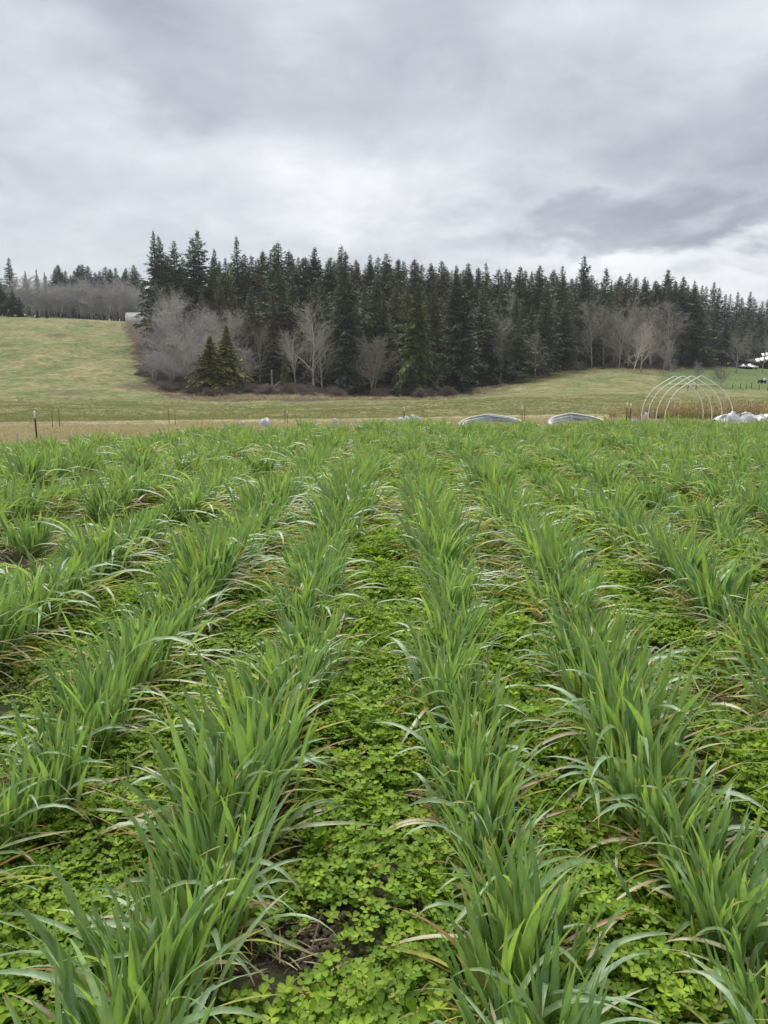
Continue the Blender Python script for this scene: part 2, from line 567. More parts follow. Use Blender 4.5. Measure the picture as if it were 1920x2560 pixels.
fx = np.concatenate([np.arange(-40, -6, 0.6), np.arange(-6, -2.4, 0.09), np.arange(-2.4, 2.4, 0.022), np.arange(2.4, 6, 0.09), np.arange(6, 40.1, 0.6)])
fy = np.concatenate([np.arange(-3, 0.6, 0.2), np.arange(0.6, 4.2, 0.022), np.arange(4.2, 9, 0.07), np.arange(9, 21.6, 0.25)])
FX, FY = np.meshgrid(fx, fy)
SOIL_Z = lambda x, y: 0.08 * sstep(1.6, 4.5, y) + (vnoise(x * 3, y * 3, 21) - 0.5) * 0.05 + (vnoise(x * 9, y * 9, 22) - 0.5) * 0.025
FZ = SOIL_Z(FX, FY) + (vnoise(FX * 13, FY * 13, 24) - 0.5) * 0.024 + (vnoise(FX * 31, FY * 31, 23) - 0.5) * 0.016 + np.maximum(0, vnoise(FX * 19, FY * 19, 25) - 0.72) * 0.09
FZ = FZ - 0.85 * sstep(0.0, 1.6, FY - field_far(FX) - 0.1)
nfx, nfy = len(fx), len(fy)
ii = (np.arange(nfy - 1)[:, None] * nfx + np.arange(nfx - 1)[None]).ravel()
mb = MB()
mb.add(np.stack([FX, FY, FZ], -1).reshape(-1, 3), np.stack([ii, ii + 1, ii + nfx + 1, ii + nfx], 1))
M_SOIL, nt, b = material('field_soil')
ns = nnoise(nt, 14, 9, 0.75)
nl = nnoise(nt, 1.3, 4, 0.6)
soil = nramp(nt, ns, [(0.3, (0.018, 0.014, 0.010)), (0.5, (0.065, 0.051, 0.037)), (0.68, (0.15, 0.122, 0.090))])
mossy = nramp(nt, ns, [(0.3, (0.030, 0.045, 0.012)), (0.7, (0.085, 0.105, 0.032))])
nt.links.new(nmix(nt, nramp(nt, nl, [(0.42, (0, 0, 0)), (0.58, (1, 1, 1))]), soil, mossy), b.inputs['Base Color'])
b.inputs['Roughness'].default_value = 0.85
b.inputs['Specular IOR Level'].default_value = 0.25
nbump(nt, b, ns, 1.0, 0.05)
tag(link('field_soil', mb.mesh('field_soil', M_SOIL, True)), kind='structure')


# ================================================================== scattering with geometry nodes
def scatter(name, meshes, pts, rot, scl, label, cat, kind='stuff'):
    me = bpy.data.meshes.new(name)
    n = len(pts)
    me.vertices.add(n)
    me.vertices.foreach_set('co', np.asarray(pts, np.float32).ravel())
    a = me.attributes.new('inst_rot', 'FLOAT_VECTOR', 'POINT')
    a.data.foreach_set('vector', np.asarray(rot, np.float32).ravel())
    scl = np.asarray(scl, np.float32)
    if scl.ndim == 1:
        scl = np.repeat(scl[:, None], 3, 1)
    a = me.attributes.new('inst_scale', 'FLOAT_VECTOR', 'POINT')
    a.data.foreach_set('vector', scl.ravel())
    a = me.attributes.new('inst_pick', 'INT', 'POINT')
    a.data.foreach_set('value', rng.integers(0, len(meshes), n).astype(np.int32))
    o = link(name, me)
    ng = bpy.data.node_groups.new(name + '_nodes', 'GeometryNodeTree')
    ng.interface.new_socket('Geometry', in_out='INPUT', socket_type='NodeSocketGeometry')
    ng.interface.new_socket('Geometry', in_out='OUTPUT', socket_type='NodeSocketGeometry')
    N, L = ng.nodes, ng.links
    gi, go = N.new('NodeGroupInput'), N.new('NodeGroupOutput')
    iop = N.new('GeometryNodeInstanceOnPoints')
    g2i = N.new('GeometryNodeGeometryToInstance')
    for m_ in meshes:
        src = bpy.data.objects.new(m_.name + '_source', m_)
        oi = N.new('GeometryNodeObjectInfo')
        oi.inputs['Object'].default_value = src
        oi.inputs['As Instance'].default_value = False
        L.new(oi.outputs['Geometry'], g2i.inputs[0])

    def attr(nm, ty):
        q = N.new('GeometryNodeInputNamedAttribute')
        q.data_type = ty
        q.inputs['Name'].default_value = nm
        return q.outputs['Attribute']
    L.new(gi.outputs[0], iop.inputs['Points'])
    L.new(g2i.outputs[0], iop.inputs['Instance'])
    iop.inputs['Pick Instance'].default_value = True
    L.new(attr('inst_pick', 'INT'), iop.inputs['Instance Index'])
    e2r = N.new('FunctionNodeEulerToRotation')
    L.new(attr('inst_rot', 'FLOAT_VECTOR'), e2r.inputs[0])
    L.new(e2r.outputs[0], iop.inputs['Rotation'])
    L.new(attr('inst_scale', 'FLOAT_VECTOR'), iop.inputs['Scale'])
    L.new(iop.outputs[0], go.inputs[0])
    md = o.modifiers.new('scatter', 'NODES')
    md.node_group = ng
    return tag(o, label, cat, kind=kind)


# ================================================================== wheat
def blade_curve(L, th0, bend, p=1.6, kink=None, kink_ang=0.0, n=9, twist=0.0, sway=0.0):
    s = np.linspace(0, 1, n)
    th = th0 + bend * s ** p
    if kink is not None:
        th = th + kink_ang * sstep(kink - 0.06, kink + 0.06, s)
    th = np.minimum(th, R(172))
    ds = L / (n - 1)
    x = np.concatenate([[0], np.cumsum(np.sin((th[1:] + th[:-1]) / 2) * ds)])
    z = np.concatenate([[0], np.cumsum(np.cos((th[1:] + th[:-1]) / 2) * ds)])
    y = sway * s ** 2 * L
    pts = np.stack([x, y, z], 1)
    tg = np.stack([np.sin(th), np.zeros(n), np.cos(th)], 1)
    side0 = np.tile([0, 1.0, 0], (n, 1))
    nor = np.cross(tg, side0)
    a = twist * s
    side = side0 * np.cos(a)[:, None] + nor * np.sin(a)[:, None]
    nor2 = np.cross(tg, side)
    return s, pts, side, nor2


def blade(mb, L, W, th0, bend, cols, M=None, fold=0.25, **kw):
    s, pts, side, nor = blade_curve(L, th0, bend, **kw)
    w = W * np.clip((0.42 + 1.9 * s) , 0, 1) * (1 - np.clip((s - 0.42) / 0.58, 0, 1) ** 1.9) * 0.5 + 0.0004
    l_ = pts - side * w[:, None] + nor * (w * fold)[:, None]
    r_ = pts + side * w[:, None] + nor * (w * fold)[:, None]
    v = np.stack([l_, pts, r_], 1).reshape(-1, 3)
    if M is not None:
        v = v @ M[:3, :3].T + M[:3, 3]
    n = len(s)
    i = np.arange(n - 1)[:, None] * 3
    q = np.concatenate([np.stack([i + 0, i + 1, i + 4, i + 3], -1), np.stack([i + 1, i + 2, i + 5, i + 4], -1)]).reshape(-1, 4)
    base, mid, tip, tipstart = cols
    k1 = sstep(0.0, 0.30, s)[:, None]
    k2 = sstep(tipstart, min(1.0, tipstart + 0.18), s)[:, None]
    c = (np.array(base) * (1 - k1) + np.array(mid) * k1) * (1 - k2) + np.array(tip) * k2
    c3 = np.stack([c, c * 1.12, c], 1).reshape(-1, 3)
    mb.add(v, q, c3)


def blade_params(kind, r):
    g = r.uniform(0, 1)
    green = np.array([0.190, 0.315, 0.092]) * (1 - g) + np.array([0.162, 0.284, 0.146]) * g
    green = green * r.uniform(0.82, 1.25)
    basec = green * 0.75 + np.array([0.05, 0.055, 0.02])
    tip = np.array([0.42, 0.34, 0.15]) if r.random() < 0.45 else green * 1.15
    ts = r.uniform(0.80, 0.93)
    if kind == 'up':
        return dict(L=r.uniform(0.16, 0.30), W=r.uniform(0.0110, 0.0180), th0=R(r.uniform(2, 13)), bend=R(r.uniform(2, 30)), p=r.uniform(1.4, 2.6), twist=r.uniform(-1.6, 1.6), sway=r.uniform(-0.08, 0.08)), (basec, green, tip, ts)
    if kind == 'arch':
        pale = green * 0.85 + np.array([0.085, 0.095, 0.085])  # sky sheen on the arching blades, painted in as a paler green
        return dict(L=r.uniform(0.20, 0.36), W=r.uniform(0.010, 0.017), th0=R(r.uniform(14, 38)), bend=R(r.uniform(60, 125)), p=r.uniform(1.1, 2.0), twist=r.uniform(-1.0, 1.0), sway=r.uniform(-0.2, 0.2)), (basec, pale, tip, ts)
    if kind == 'kink':
        return dict(L=r.uniform(0.19, 0.28), W=r.uniform(0.009, 0.014), th0=R(r.uniform(5, 20)), bend=R(r.uniform(5, 25)), kink=r.uniform(0.45, 0.7), kink_ang=R(r.uniform(60, 120)), twist=r.uniform(-0.8, 0.8)), (basec, green, np.array([0.42, 0.36, 0.17]), r.uniform(0.6, 0.85))
    dry = np.array([0.50, 0.44, 0.28]) * r.uniform(0.65, 1.2)
    if r.random() < 0.5:
        dry = dry * 0.55 + np.array([0.24, 0.30, 0.17]) * 0.9
    if r.random() < 0.2:
        dry = np.array([0.26, 0.16, 0.07]) * r.uniform(0.7, 1.2)
    return dict(L=r.uniform(0.14, 0.29), W=r.uniform(0.006, 0.0125), th0=R(r.uniform(30, 74)), bend=R(r.uniform(20, 80)), p=1.2, twist=r.uniform(-2.5, 2.5), sway=r.uniform(-0.3, 0.3)), (dry * 0.8, dry, dry * 1.1, 0.8)


KINDS_N = {'up': 30, 'arch': 20, 'kink': 6, 'dry': 22}
prs = random.Random(77)
LIB = {k: [blade_params(k, prs) for _ in range(n)] for k, n in KINDS_N.items()}


def lib_mesh(entry, n=10):
    mb = MB()
    p, cols = entry
    blade(mb, cols=cols, n=n, **p)
    return mb


LIB_MESH = {k: [lib_mesh(e).mesh('wheat_blade', M_WHEAT, True) for e in v] for k, v in LIB.items()}


def compose(r, nb=48, long_=0.085, dense=1.0):
    """blades of one clump: (kind, library index, x, y, z, azimuth, lean, scale)"""
    out = []
    hs = r.uniform(0.88, 1.12)
    for _ in range(int(nb * dense)):
        q = r.random()
        kind = 'up' if q < 0.64 else 'arch' if q < 0.76 else 'kink' if q < 0.80 else 'dry'
        x, y = r.gauss(0, 0.046), r.uniform(-long_, long_)
        if kind == 'up':
            azm, z, lean, s = math.atan2(y * 0.5 + r.gauss(0, 0.03), x + r.gauss(0, 0.03)), r.uniform(0.0, 0.07), abs(r.gauss(0, 0.11)), r.uniform(0.72, 1.15) * hs
        else:
            side = 0 if x + r.gauss(0, 0.03) > 0 else math.pi
            azm = side + r.gauss(0, 0.75)
            z = r.uniform(0.01, 0.10) if kind != 'dry' else r.uniform(0.0, 0.09)
            lean, s = r.uniform(-0.05, 0.15), r.uniform(0.75, 1.1) * hs
        out.append((kind, r.randrange(KINDS_N[kind]), x, y, z, azm, lean, s))
    return out


def clump_mesh(seed, nseg=7, nb=62, wide=1.0):
    r = random.Random(seed)
    mb = MB()
    for kind, k, x, y, z, azm, lean, s in compose(r, nb):
        p, cols = LIB[kind][k]
        p = dict(p)
        p['W'] *= wide
        M = np.array(Matrix.Translation((x, y, z)) @ Matrix.Rotation(azm, 4, 'Z') @ Matrix.Rotation(lean, 4, 'Y') @ Matrix.Diagonal((s, s, s, 1)))
        blade(mb, cols=cols, M=M, n=nseg, **p)
    return mb.mesh('wheat_clump', M_WHEAT, True)


MID = [clump_mesh(100 + i, 8, 78) for i in range(14)]
FAR = [clump_mesh(300 + i, 6, 60, 1.12) for i in range(8)]

ROW_X = {-1: -1.02, 0: -0.36, 1: 0.26, 2: 0.88, 3: 1.53}
for k in range(4, 60):
    ROW_X[k] = 1.53 + (k - 3) * 0.64
for k in range(-60, -1):
    ROW_X[k] = -1.02 + (k + 1) * 0.64
SLOPE = 0.015
GAPS = [(*G(px, py, 0.12)[:2], rx, ry) for px, py, rx, ry in (
    (260, 1325, 0.75, 0.55), (35, 1408, 0.45, 0.30), (1600, 1520, 0.30, 0.85), (1273, 1458, 0.22, 0.28), (1500, 1235, 0.35, 0.45), (640, 1205, 0.35, 0.45), (1690, 1290, 0.3, 0.3),
    (420, 1200, 0.4, 0.35), (1330, 1190, 0.35, 0.5), (1110, 1160, 0.25, 0.6), (700, 1120, 0.4, 0.6), (1250, 1100, 0.3, 0.5), (1560, 1110, 0.4, 0.4))]


def gap_at(x, y):
    g = 0
    for gx0, gy0, rx, ry in GAPS:
        g = max(g, math.exp(-((x - gx0) / rx) ** 2 - ((y - gy0) / ry) ** 2))
    return g


spots = []
rr = random.Random(9)
for k, x0 in ROW_X.items():
    y = 0.80 + rr.uniform(0, 0.1)
    while y < 19.5:
        far = y > 8.0
        step = rr.uniform(0.095, 0.150) if not far else rr.uniform(0.10, 0.16) if y < 12 else rr.uniform(0.07, 0.12)
        wob = (float(vnoise(k * 7.3, y * 0.7, 5)) - 0.5) * 0.10 + (float(vnoise(k * 3.1, y * 0.22, 6)) - 0.5) * 0.14
        x = x0 + SLOPE * y + wob + rr.gauss(0, 0.034) - (0.20 * (1 - float(sstep(1.3, 3.8, y))) if k >= 2 else 0)
        if far:
            x += rr.gauss(0, 0.05 if y < 11 else 0.15)
        if abs(x) < 0.56 * y + 1.1 and y < float(field_far(x)) - rr.uniform(0, 0.8):
            g = gap_at(x, y)
            thin = float(vnoise(k * 5.7 + 0.3, y * 1.15, 8))
            if g < 0.42 and not (thin < (0.03 if k in (0, 1) else 0.18) and rr.random() < 0.9):
                vig = 0.78 + 0.44 * float(vnoise(k * 2.3, y * 0.9, 9)) - 0.22 * g
                if thin < 0.2:
                    vig *= 0.86
                spots.append((k, x, y, (1.00 - 0.12 * (1 - float(sstep(1.2, 2.6, y)))) * vig * rr.uniform(0.84, 1.16)))
        y += step
spots.sort(key=lambda s: s[2])


def in_frame(x, y, z=0.15):
    c, s = math.cos(PITCH), math.sin(PITCH)
    d = y * c - (z - CAM_H) * s
    u = y * s + (z - CAM_H) * c
    return d > 0.1 and abs(x / d) < 960 / F_PX * 1.12 and u / d > -1280 / F_PX * 1.12


near = [s for s in spots if in_frame(s[1], s[2])][:296]
near_set = set(id(s) for s in near)
rest = [s for s in spots if id(s) not in near_set]
ROW_NAME = {-5: 'fifth row left of centre', -4: 'fourth row left of centre', -3: 'third row left of centre', -2: 'left row beside the clover patch', -1: 'second row left of centre',
            0: 'row just left of centre', 1: 'row just right of centre', 2: 'second row right of centre', 3: 'broken third row right of centre',
            4: 'fourth row right of centre', 5: 'fifth row right of centre', 6: 'sixth row right of centre'}
ORD = ['first', 'second', 'third', 'fourth', 'fifth', 'sixth', 'seventh', 'eighth']
count = {}
for k, x, y, sc in near:
    i = count.get(k, 0)
    count[k] = i + 1
    rn = ROW_NAME.get(k, 'outer right rows' if k > 0 else 'outer left rows')
    if i < 8 and y < 2.6:
        label = 'green wheat clump, %s from the bottom in the %s' % (ORD[i], rn)
    else:
        label = 'leafy green wheat clump farther up the %s' % rn
    z = float(SOIL_Z(x, y)) - 0.005
    rot = (0, 0, rr.gauss(0, 0.25) + (math.pi if rr.random() < 0.5 else 0))
    if y < 2.55:
        root = link('wheat_clump', None, None, (x, y, z), rot, sc)
        for kind, q, bx, by, bz, azm, lean, s in compose(rr, 74):
            M = Matrix.Translation((bx, by, bz)) @ Matrix.Rotation(azm, 4, 'Z') @ Matrix.Rotation(lean, 4, 'Y')
            link('blade', LIB_MESH[kind][q], root, M.to_translation(), M.to_euler(), s)
    else:
        root = link('wheat_clump', MID[rr.randrange(len(MID))], None, (x, y, z), rot, (sc * rr.uniform(1.0, 1.3), sc, sc * rr.uniform(0.88, 1.08)))
    tag(root, label, 'wheat plant', 'wheat plants in the ' + rn)

m1 = [s for s in rest if s[2] < 9]
m2 = [s for s in rest if s[2] >= 9]
for nm, lst, ms, lab in (('wheat_crop', m1, MID, 'young green wheat crop filling the rows in mid field'), ('distant_wheat_crop', m2, FAR, 'far green wheat crop running to the field edge')):
    a = np.array([(s[1], s[2], s[3]) for s in lst])
    n = len(a)
    pts = np.stack([a[:, 0], a[:, 1], SOIL_Z(a[:, 0], a[:, 1]) - 0.005], 1)
    rot = np.stack([np.zeros(n), np.zeros(n), rng.normal(0, 0.3, n) + math.pi * rng.integers(0, 2, n)], 1)
    s3 = np.stack([a[:, 2] * rng.uniform(1.0, 1.35, n), a[:, 2], a[:, 2] * rng.uniform(0.78, 1.12, n)], 1)
    scatter(nm, ms, pts, rot, s3, lab, 'wheat')


# ================================================================== clover between the rows
def clover_patch(seed, nleaf=30, rad=0.10, big=1.0):
    r = random.Random(seed)
    mb = MB()
    for _ in range(nleaf):
        rr_, a = rad * math.sqrt(r.random()), r.uniform(0, 6.283)
        cx, cy = rr_ * math.cos(a), rr_ * math.sin(a)
        h = r.uniform(0.025, 0.085) * (1.0 - 0.35 * (rr_ / rad) ** 2)
        size = r.uniform(0.0095, 0.0185) * big
        tilt = r.uniform(0, 0.5)
        M = Matrix.Translation((cx, cy, h)) @ Matrix.Rotation(r.uniform(0, 6.283), 4, 'Z') @ Matrix.Rotation(tilt, 4, 'X')
        M = np.array(M)
        g = r.random()
        col = np.array([0.110, 0.218, 0.020]) * (1 - g) + np.array([0.235, 0.335, 0.032]) * g
        col = col * r.uniform(0.6, 1.2)
        if r.random() < 0.012:
            col = np.array([0.28, 0.25, 0.07])
        for q in range(3):
            t = q * 2.094 + r.uniform(-0.15, 0.15)
            up = r.uniform(0.05, 0.4)
            prof = np.array([[0.0, 0], [0.45, 0.40], [0.85, 0.50], [1.08, 0.26], [0.98, 0], [1.08, -0.26], [0.85, -0.50], [0.45, -0.40], [0.55, 0]]) * size
            z = np.array([0, 0.16, 0.20, 0.16, 0.10, 0.16, 0.20, 0.16, 0.02]) * size * 1.1 + prof[:, 0] * up
            ct, st = math.cos(t), math.sin(t)
            v = np.stack([prof[:, 0] * ct - prof[:, 1] * st, prof[:, 0] * st + prof[:, 1] * ct, z], 1)
            v = v @ M[:3, :3].T + M[:3, 3]
            f = np.array([[8, k, (k + 1) % 8] for k in range(8)])
            cc = np.tile(col, (9, 1))
            cc[8] *= 1.25
            cc[0] *= 1.2
            mb.add(v, f, cc)
        b0 = np.array([cx * 0.5, cy * 0.5, 0])
        tp = np.array([cx, cy, h])
        w = np.array([0.0012, 0.0008, 0])
        mb.add(np.stack([b0 - w, b0 + w, tp + w, tp - w]), np.array([[0, 1, 2, 3]]), col * 0.9)
    return mb.mesh('clover_patch', M_CLOVER, False)


CLOV = [clover_patch(500 + i) for i in range(8)]
CLOV_FAR = [clover_patch(600 + i, 26, 0.16, 1.9) for i in range(5)]


def row_dist(x, y):
    xs = np.array(sorted(ROW_X.values()))
    q = x - SLOPE * y
    return np.min(np.abs(q[:, None] - xs[None]), 1)


def clover_points(y0, y1, dens, seed, lim):
    g = np.random.default_rng(seed)
    n = int(dens * (y1 * y1 - y0 * y0) * 0.62 + dens * (y1 - y0) * 2)
    y = np.sqrt(g.uniform(y0 * y0, y1 * y1, n))
    x = g.uniform(-1, 1, n) * (0.58 * y + 0.9)
    keep = y < field_far(x) - 0.2
    d = row_dist(x, y)
    cov = vnoise(x * 1.9 + 3, y * 1.3, 31) * 0.6 + vnoise(x * 5, y * 5, 32) * 0.4
    keep &= (d > 0.07) & (cov > lim + 0.10 * (g.random(n) - 0.5))
    for bx, by, br in BARE:
        keep &= np.hypot(x - bx, y - by) > br * g.uniform(0.75, 1.25, n)
    return x[keep], y[keep], cov[keep], d[keep], g


BARE = [(*G(px, py, 0.05)[:2], br) for px, py, br in ((795, 2330, 0.11), (1655, 1725, 0.17), (1273, 1458, 0.22), (35, 1408, 0.30), (1440, 2330, 0.08), (1850, 1760, 0.14), (1120, 1920, 0.07), (1370, 1400, 0.12))]
for nm, y0, y1, dens, ms, lim, s0, lab in (('clover', 0.55, 4.2, 270, CLOV, 0.22, 0.88, 'bright green clover carpet between the near wheat rows'),
                                           ('clover_midfield', 4.2, 10, 120, CLOV, 0.18, 1.1, 'bright green clover between the wheat rows in mid field'),
                                           ('clover_far', 10, 18.5, 40, CLOV_FAR, 0.15, 0.9, 'far strips of clover between the wheat rows')):
    x, y, cov, d, g = clover_points(y0, y1, dens, 40 + int(y0), lim)
    n = len(x)
    s = s0 * (0.62 + 0.65 * cov) * g.uniform(0.8, 1.25, n)
    rot = np.stack([g.normal(0, 0.12, n), g.normal(0, 0.12, n), g.uniform(0, 6.283, n)], 1)
    hz = (0.55 + 1.5 * np.clip(cov - 0.3, 0, 1)) * s
    scatter(nm, ms, np.stack([x, y, SOIL_Z(x, y) - 0.003], 1), rot, np.stack([s, s, hz], 1), lab, 'clover')


# thin weed grass and dead straw on the soil
def tuft(seed, nb, L, W, cols, spread, low, name, mat, nseg=4):
    r = random.Random(seed)
    mb = MB()
    for _ in range(nb):
        c0 = np.array(r.choice(cols)) * r.uniform(0.75, 1.25)
        M = np.array(Matrix.Translation((r.gauss(0, spread), r.gauss(0, spread), 0.002 if low else 0)) @ Matrix.Rotation(r.uniform(0, 6.283), 4, 'Z'))
        blade(mb, r.uniform(0.6, 1.1) * L, W * r.uniform(0.7, 1.3), R(r.uniform(60, 86) if low else r.uniform(5, 35)), R(r.uniform(0, 25) if low else r.uniform(20, 80)),
              (c0 * 0.8, c0, c0 * 1.1, 0.7), M=M, n=nseg, twist=r.uniform(-1, 1))
    return mb.mesh(name, mat, False)


WEED = [tuft(700 + i, 22, 0.11, 0.0035, [(0.11, 0.20, 0.035), (0.16, 0.22, 0.05), (0.09, 0.17, 0.03)], 0.035, False, 'weed_tuft', M_WHEAT) for i in range(4)]
STRAW = [tuft(720 + i, 8, 0.12, 0.0045, [(0.38, 0.32, 0.18), (0.28, 0.21, 0.12), (0.18, 0.12, 0.07), (0.42, 0.38, 0.24)], 0.06, True, 'straw_litter', M_WHEAT) for i in range(5)]
g = np.random.default_rng(71)
n = 5200
y = np.sqrt(g.uniform(0.3, 14 ** 2, n))
x = g.uniform(-1, 1, n) * (0.56 * y + 0.8)
kp = (vnoise(x * 1.4, y * 0.9, 61) > 0.5) & (y < field_far(x) - 0.2)
x, y = x[kp], y[kp]
n = len(x)
scatter('weed_grass', WEED, np.stack([x, y, SOIL_Z(x, y)], 1), np.stack([0 * x, 0 * x, g.uniform(0, 6.28, n)], 1), g.uniform(0.6, 1.4, n), 'thin yellowish weed grass mixed among the clover', 'grass')
xs, ys = [], []
for k, sx, sy, sc in spots:
    if sy < 12:
        for _ in range(1 if g.random() < 0.8 else 2):
            xs.append(sx + g.choice([-1, 1]) * g.uniform(0.05, 0.2))
            ys.append(sy + g.uniform(-0.1, 0.1))
for bx, by, br in BARE:
    for _ in range(int(9 * br / 0.2)):
        a, q = g.uniform(0, 6.28), br * math.sqrt(g.random()) * 1.2
        xs.append(bx + q * math.cos(a))
        ys.append(by + q * math.sin(a))
x, y = np.array(xs), np.array(ys)
n = len(x)
scatter('dead_straw', STRAW, np.stack([x, y, SOIL_Z(x, y) + 0.004], 1), np.stack([0 * x, 0 * x, g.uniform(0, 6.28, n)], 1), g.uniform(0.6, 1.25, n), 'dead pale straw lying at the foot of the wheat rows', 'straw')

def clods(seed):
    r = random.Random(seed)
    mb = MB()
    for _ in range(40):
        rad_ = 0.0025 + 0.009 * r.random() ** 2.5
        cx, cy = r.gauss(0, 0.05), r.gauss(0, 0.05)
        v = np.array([[1, 0, 0], [-1, 0, 0], [0, 1, 0], [0, -1, 0], [0, 0, 1], [0, 0, -1], [.6, .6, .5], [-.6, .6, .4], [-.6, -.6, .5], [.6, -.6, .45]], float)
        v *= np.array([[r.uniform(0.7, 1.25)] for _ in range(10)]) * rad_
        f = np.array([[0, 6, 9], [6, 4, 9], [6, 2, 4], [2, 7, 4], [7, 1, 8], [7, 8, 4], [8, 3, 9], [8, 9, 4], [0, 2, 6], [2, 1, 7], [1, 3, 8], [3, 0, 9]])
        mb.add(v + np.array([cx, cy, rad_ * 0.3]), f, np.array([0.085, 0.068, 0.050]) * r.uniform(0.5, 1.5))
    return mb.mesh('soil_clods', M_CLOD, False)


M_CLOD = leaf_material('soil_clod', 0.9, 0.2, 0.0, vary=0.2)
CLOD = [clods(730 + i) for i in range(4)]
cx_, cy_ = [], []
for bx, by, br in BARE:
    for _ in range(int(60 * (br / 0.15) ** 2)):
        a, q = g.uniform(0, 6.28), br * math.sqrt(g.random()) * 1.3
        cx_.append(bx + q * math.cos(a))
        cy_.append(by + q * math.sin(a))
for _ in range(500):
    yy = 0.7 + 5 * g.random()
    cx_.append(g.uniform(-1, 1) * (0.55 * yy + 0.4))
    cy_.append(yy)
x, y = np.array(cx_), np.array(cy_)
n = len(x)
scatter('soil_clods', CLOD, np.stack([x, y, SOIL_Z(x, y)], 1), np.stack([0 * x, 0 * x, g.uniform(0, 6.28, n)], 1), g.uniform(0.5, 1.3, n), 'dark soil crumbs on the bare ground between rows', 'soil')

# ------------------------------------------------------------------ meadow grass, dry verge and dead weeds
MEAD = [tuft(740 + i, 26, 0.20, 0.012, [(0.21, 0.23, 0.085), (0.27, 0.26, 0.11), (0.17, 0.20, 0.065), (0.34, 0.30, 0.16)], 0.14, False, 'meadow_tuft', M_GRASS, 3) for i in range(5)]
DRY = [tuft(760 + i, 24, 0.24, 0.011, [(0.46, 0.41, 0.27), (0.42, 0.36, 0.23), (0.36, 0.29, 0.18), (0.28, 0.29, 0.13)], 0.13, False, 'dry_tuft', M_GRASS, 3) for i in range(4)]
g = np.random.default_rng(81)
n = 46000
y = 10 + 100 * g.random(n) ** 1.15
x = g.uniform(-1, 1, n) * 0.56 * y
tcn = np.where(x > 8, 54 + (x - 8) * 0.25, 49.5 + 0.56 * x)
kp = (y > field_far(x) + 0.8) & ((np.abs(y - tcn) > 5) | (g.random(n) < 0.12)) & (y > tcn + 3)
x1, y1 = x[kp], y[kp]
n1 = len(x1)
scatter('meadow_grass', MEAD, np.stack([x1, y1, H(x1, y1) - 0.02], 1), np.stack([0 * x1, 0 * x1, g.uniform(0, 6.28, n1)], 1), g.uniform(0.4, 0.95, n1), 'short yellow green meadow grass beyond the track', 'grass')
kp = (y > field_far(x) + 1.2) & (y < tcn + 3) & ((y < tcn - 4) | (g.random(n) < 0.25))
x1, y1 = x[kp], y[kp]
x1 = np.concatenate([x1, x1 + 0.3])
y1 = np.concatenate([y1, y1 + 0.2])
n1 = len(x1)
scatter('dry_grass', DRY, np.stack([x1, y1, H(x1, y1) - 0.02], 1), np.stack([0 * x1, 0 * x1, g.uniform(0, 6.28, n1)], 1), g.uniform(0.3, 0.85, n1), 'dry straw coloured grass along the field edge and track', 'grass')


def stalks(seed, cols, name):
    r = random.Random(seed)
    mb = MB()
    for _ in range(34):
        c0 = np.array(r.choice(cols)) * r.uniform(0.7, 1.3)
        x0, y0 = r.gauss(0, 0.22), r.gauss(0, 0.22)
        h = r.uniform(0.35, 1.0)
        lx, ly = r.gauss(0, 0.12), r.gauss(0, 0.12)
        pts = [(x0, y0, 0), (x0 + lx * 0.4, y0 + ly * 0.4, h * 0.5), (x0 + lx, y0 + ly, h)]
        tube(mb, pts, [0.006, 0.005, 0.003], 3, c0, False)
        for _ in range(5):
            z = r.uniform(0.3, 1) * h
            a = r.uniform(0, 6.28)
            q = r.uniform(0.05, 0.16)
            s_ = np.array([x0 + lx * z / h, y0 + ly * z / h, z])
            e2 = s_ + np.array([math.cos(a) * q, math.sin(a) * q, r.uniform(0.03, 0.14)])
            w = np.array([-math.sin(a), math.cos(a), 0]) * 0.012
            mb.add(np.stack([s_, (s_ + e2) / 2 + w, e2, (s_ + e2) / 2 - w]), np.array([[0, 1, 2, 3]]), c0 * 1.15)
    return mb.mesh(name, M_GRASS, False)


OCHRE = [stalks(800 + i, [(0.36, 0.30, 0.13), (0.32, 0.29, 0.13), (0.40, 0.34, 0.20)], 'ochre_stalks') for i in range(3)]
RUSSET = [stalks(810 + i, [(0.24, 0.16, 0.12), (0.30, 0.22, 0.16), (0.36, 0.29, 0.19)], 'russet_stalks') for i in range(3)]
for nm, ms, n, lab, seed in (('ochre_weeds', OCHRE, 150, 'tall yellow ochre dead weeds behind the bare hoop frame', 5), ('russet_weeds', RUSSET, 330, 'tall russet dead weeds around the bare hoop frame', 6)):
    g = np.random.default_rng(seed)
    y = g.uniform(47.5, 56, n)
    x = g.uniform(15.5, 32, n)
    k_ = vnoise(x * 0.4, y * 0.4, 90)
    kp = (k_ > 0.42) if nm == 'ochre_weeds' else (k_ < 0.60)
    x, y = x[kp], y[kp]
    n1 = len(x)
    edge = sstep(14.5, 19, x)
    scatter(nm, ms, np.stack([x, y, H(x, y) - 0.02], 1), np.stack([0 * x, 0 * x, g.uniform(0, 6.28, n1)], 1), g.uniform(0.5, 1.15, n1) * (0.45 + 0.65 * edge) * (1.2 if nm == 'ochre_weeds' else 1.0), lab, 'weeds')


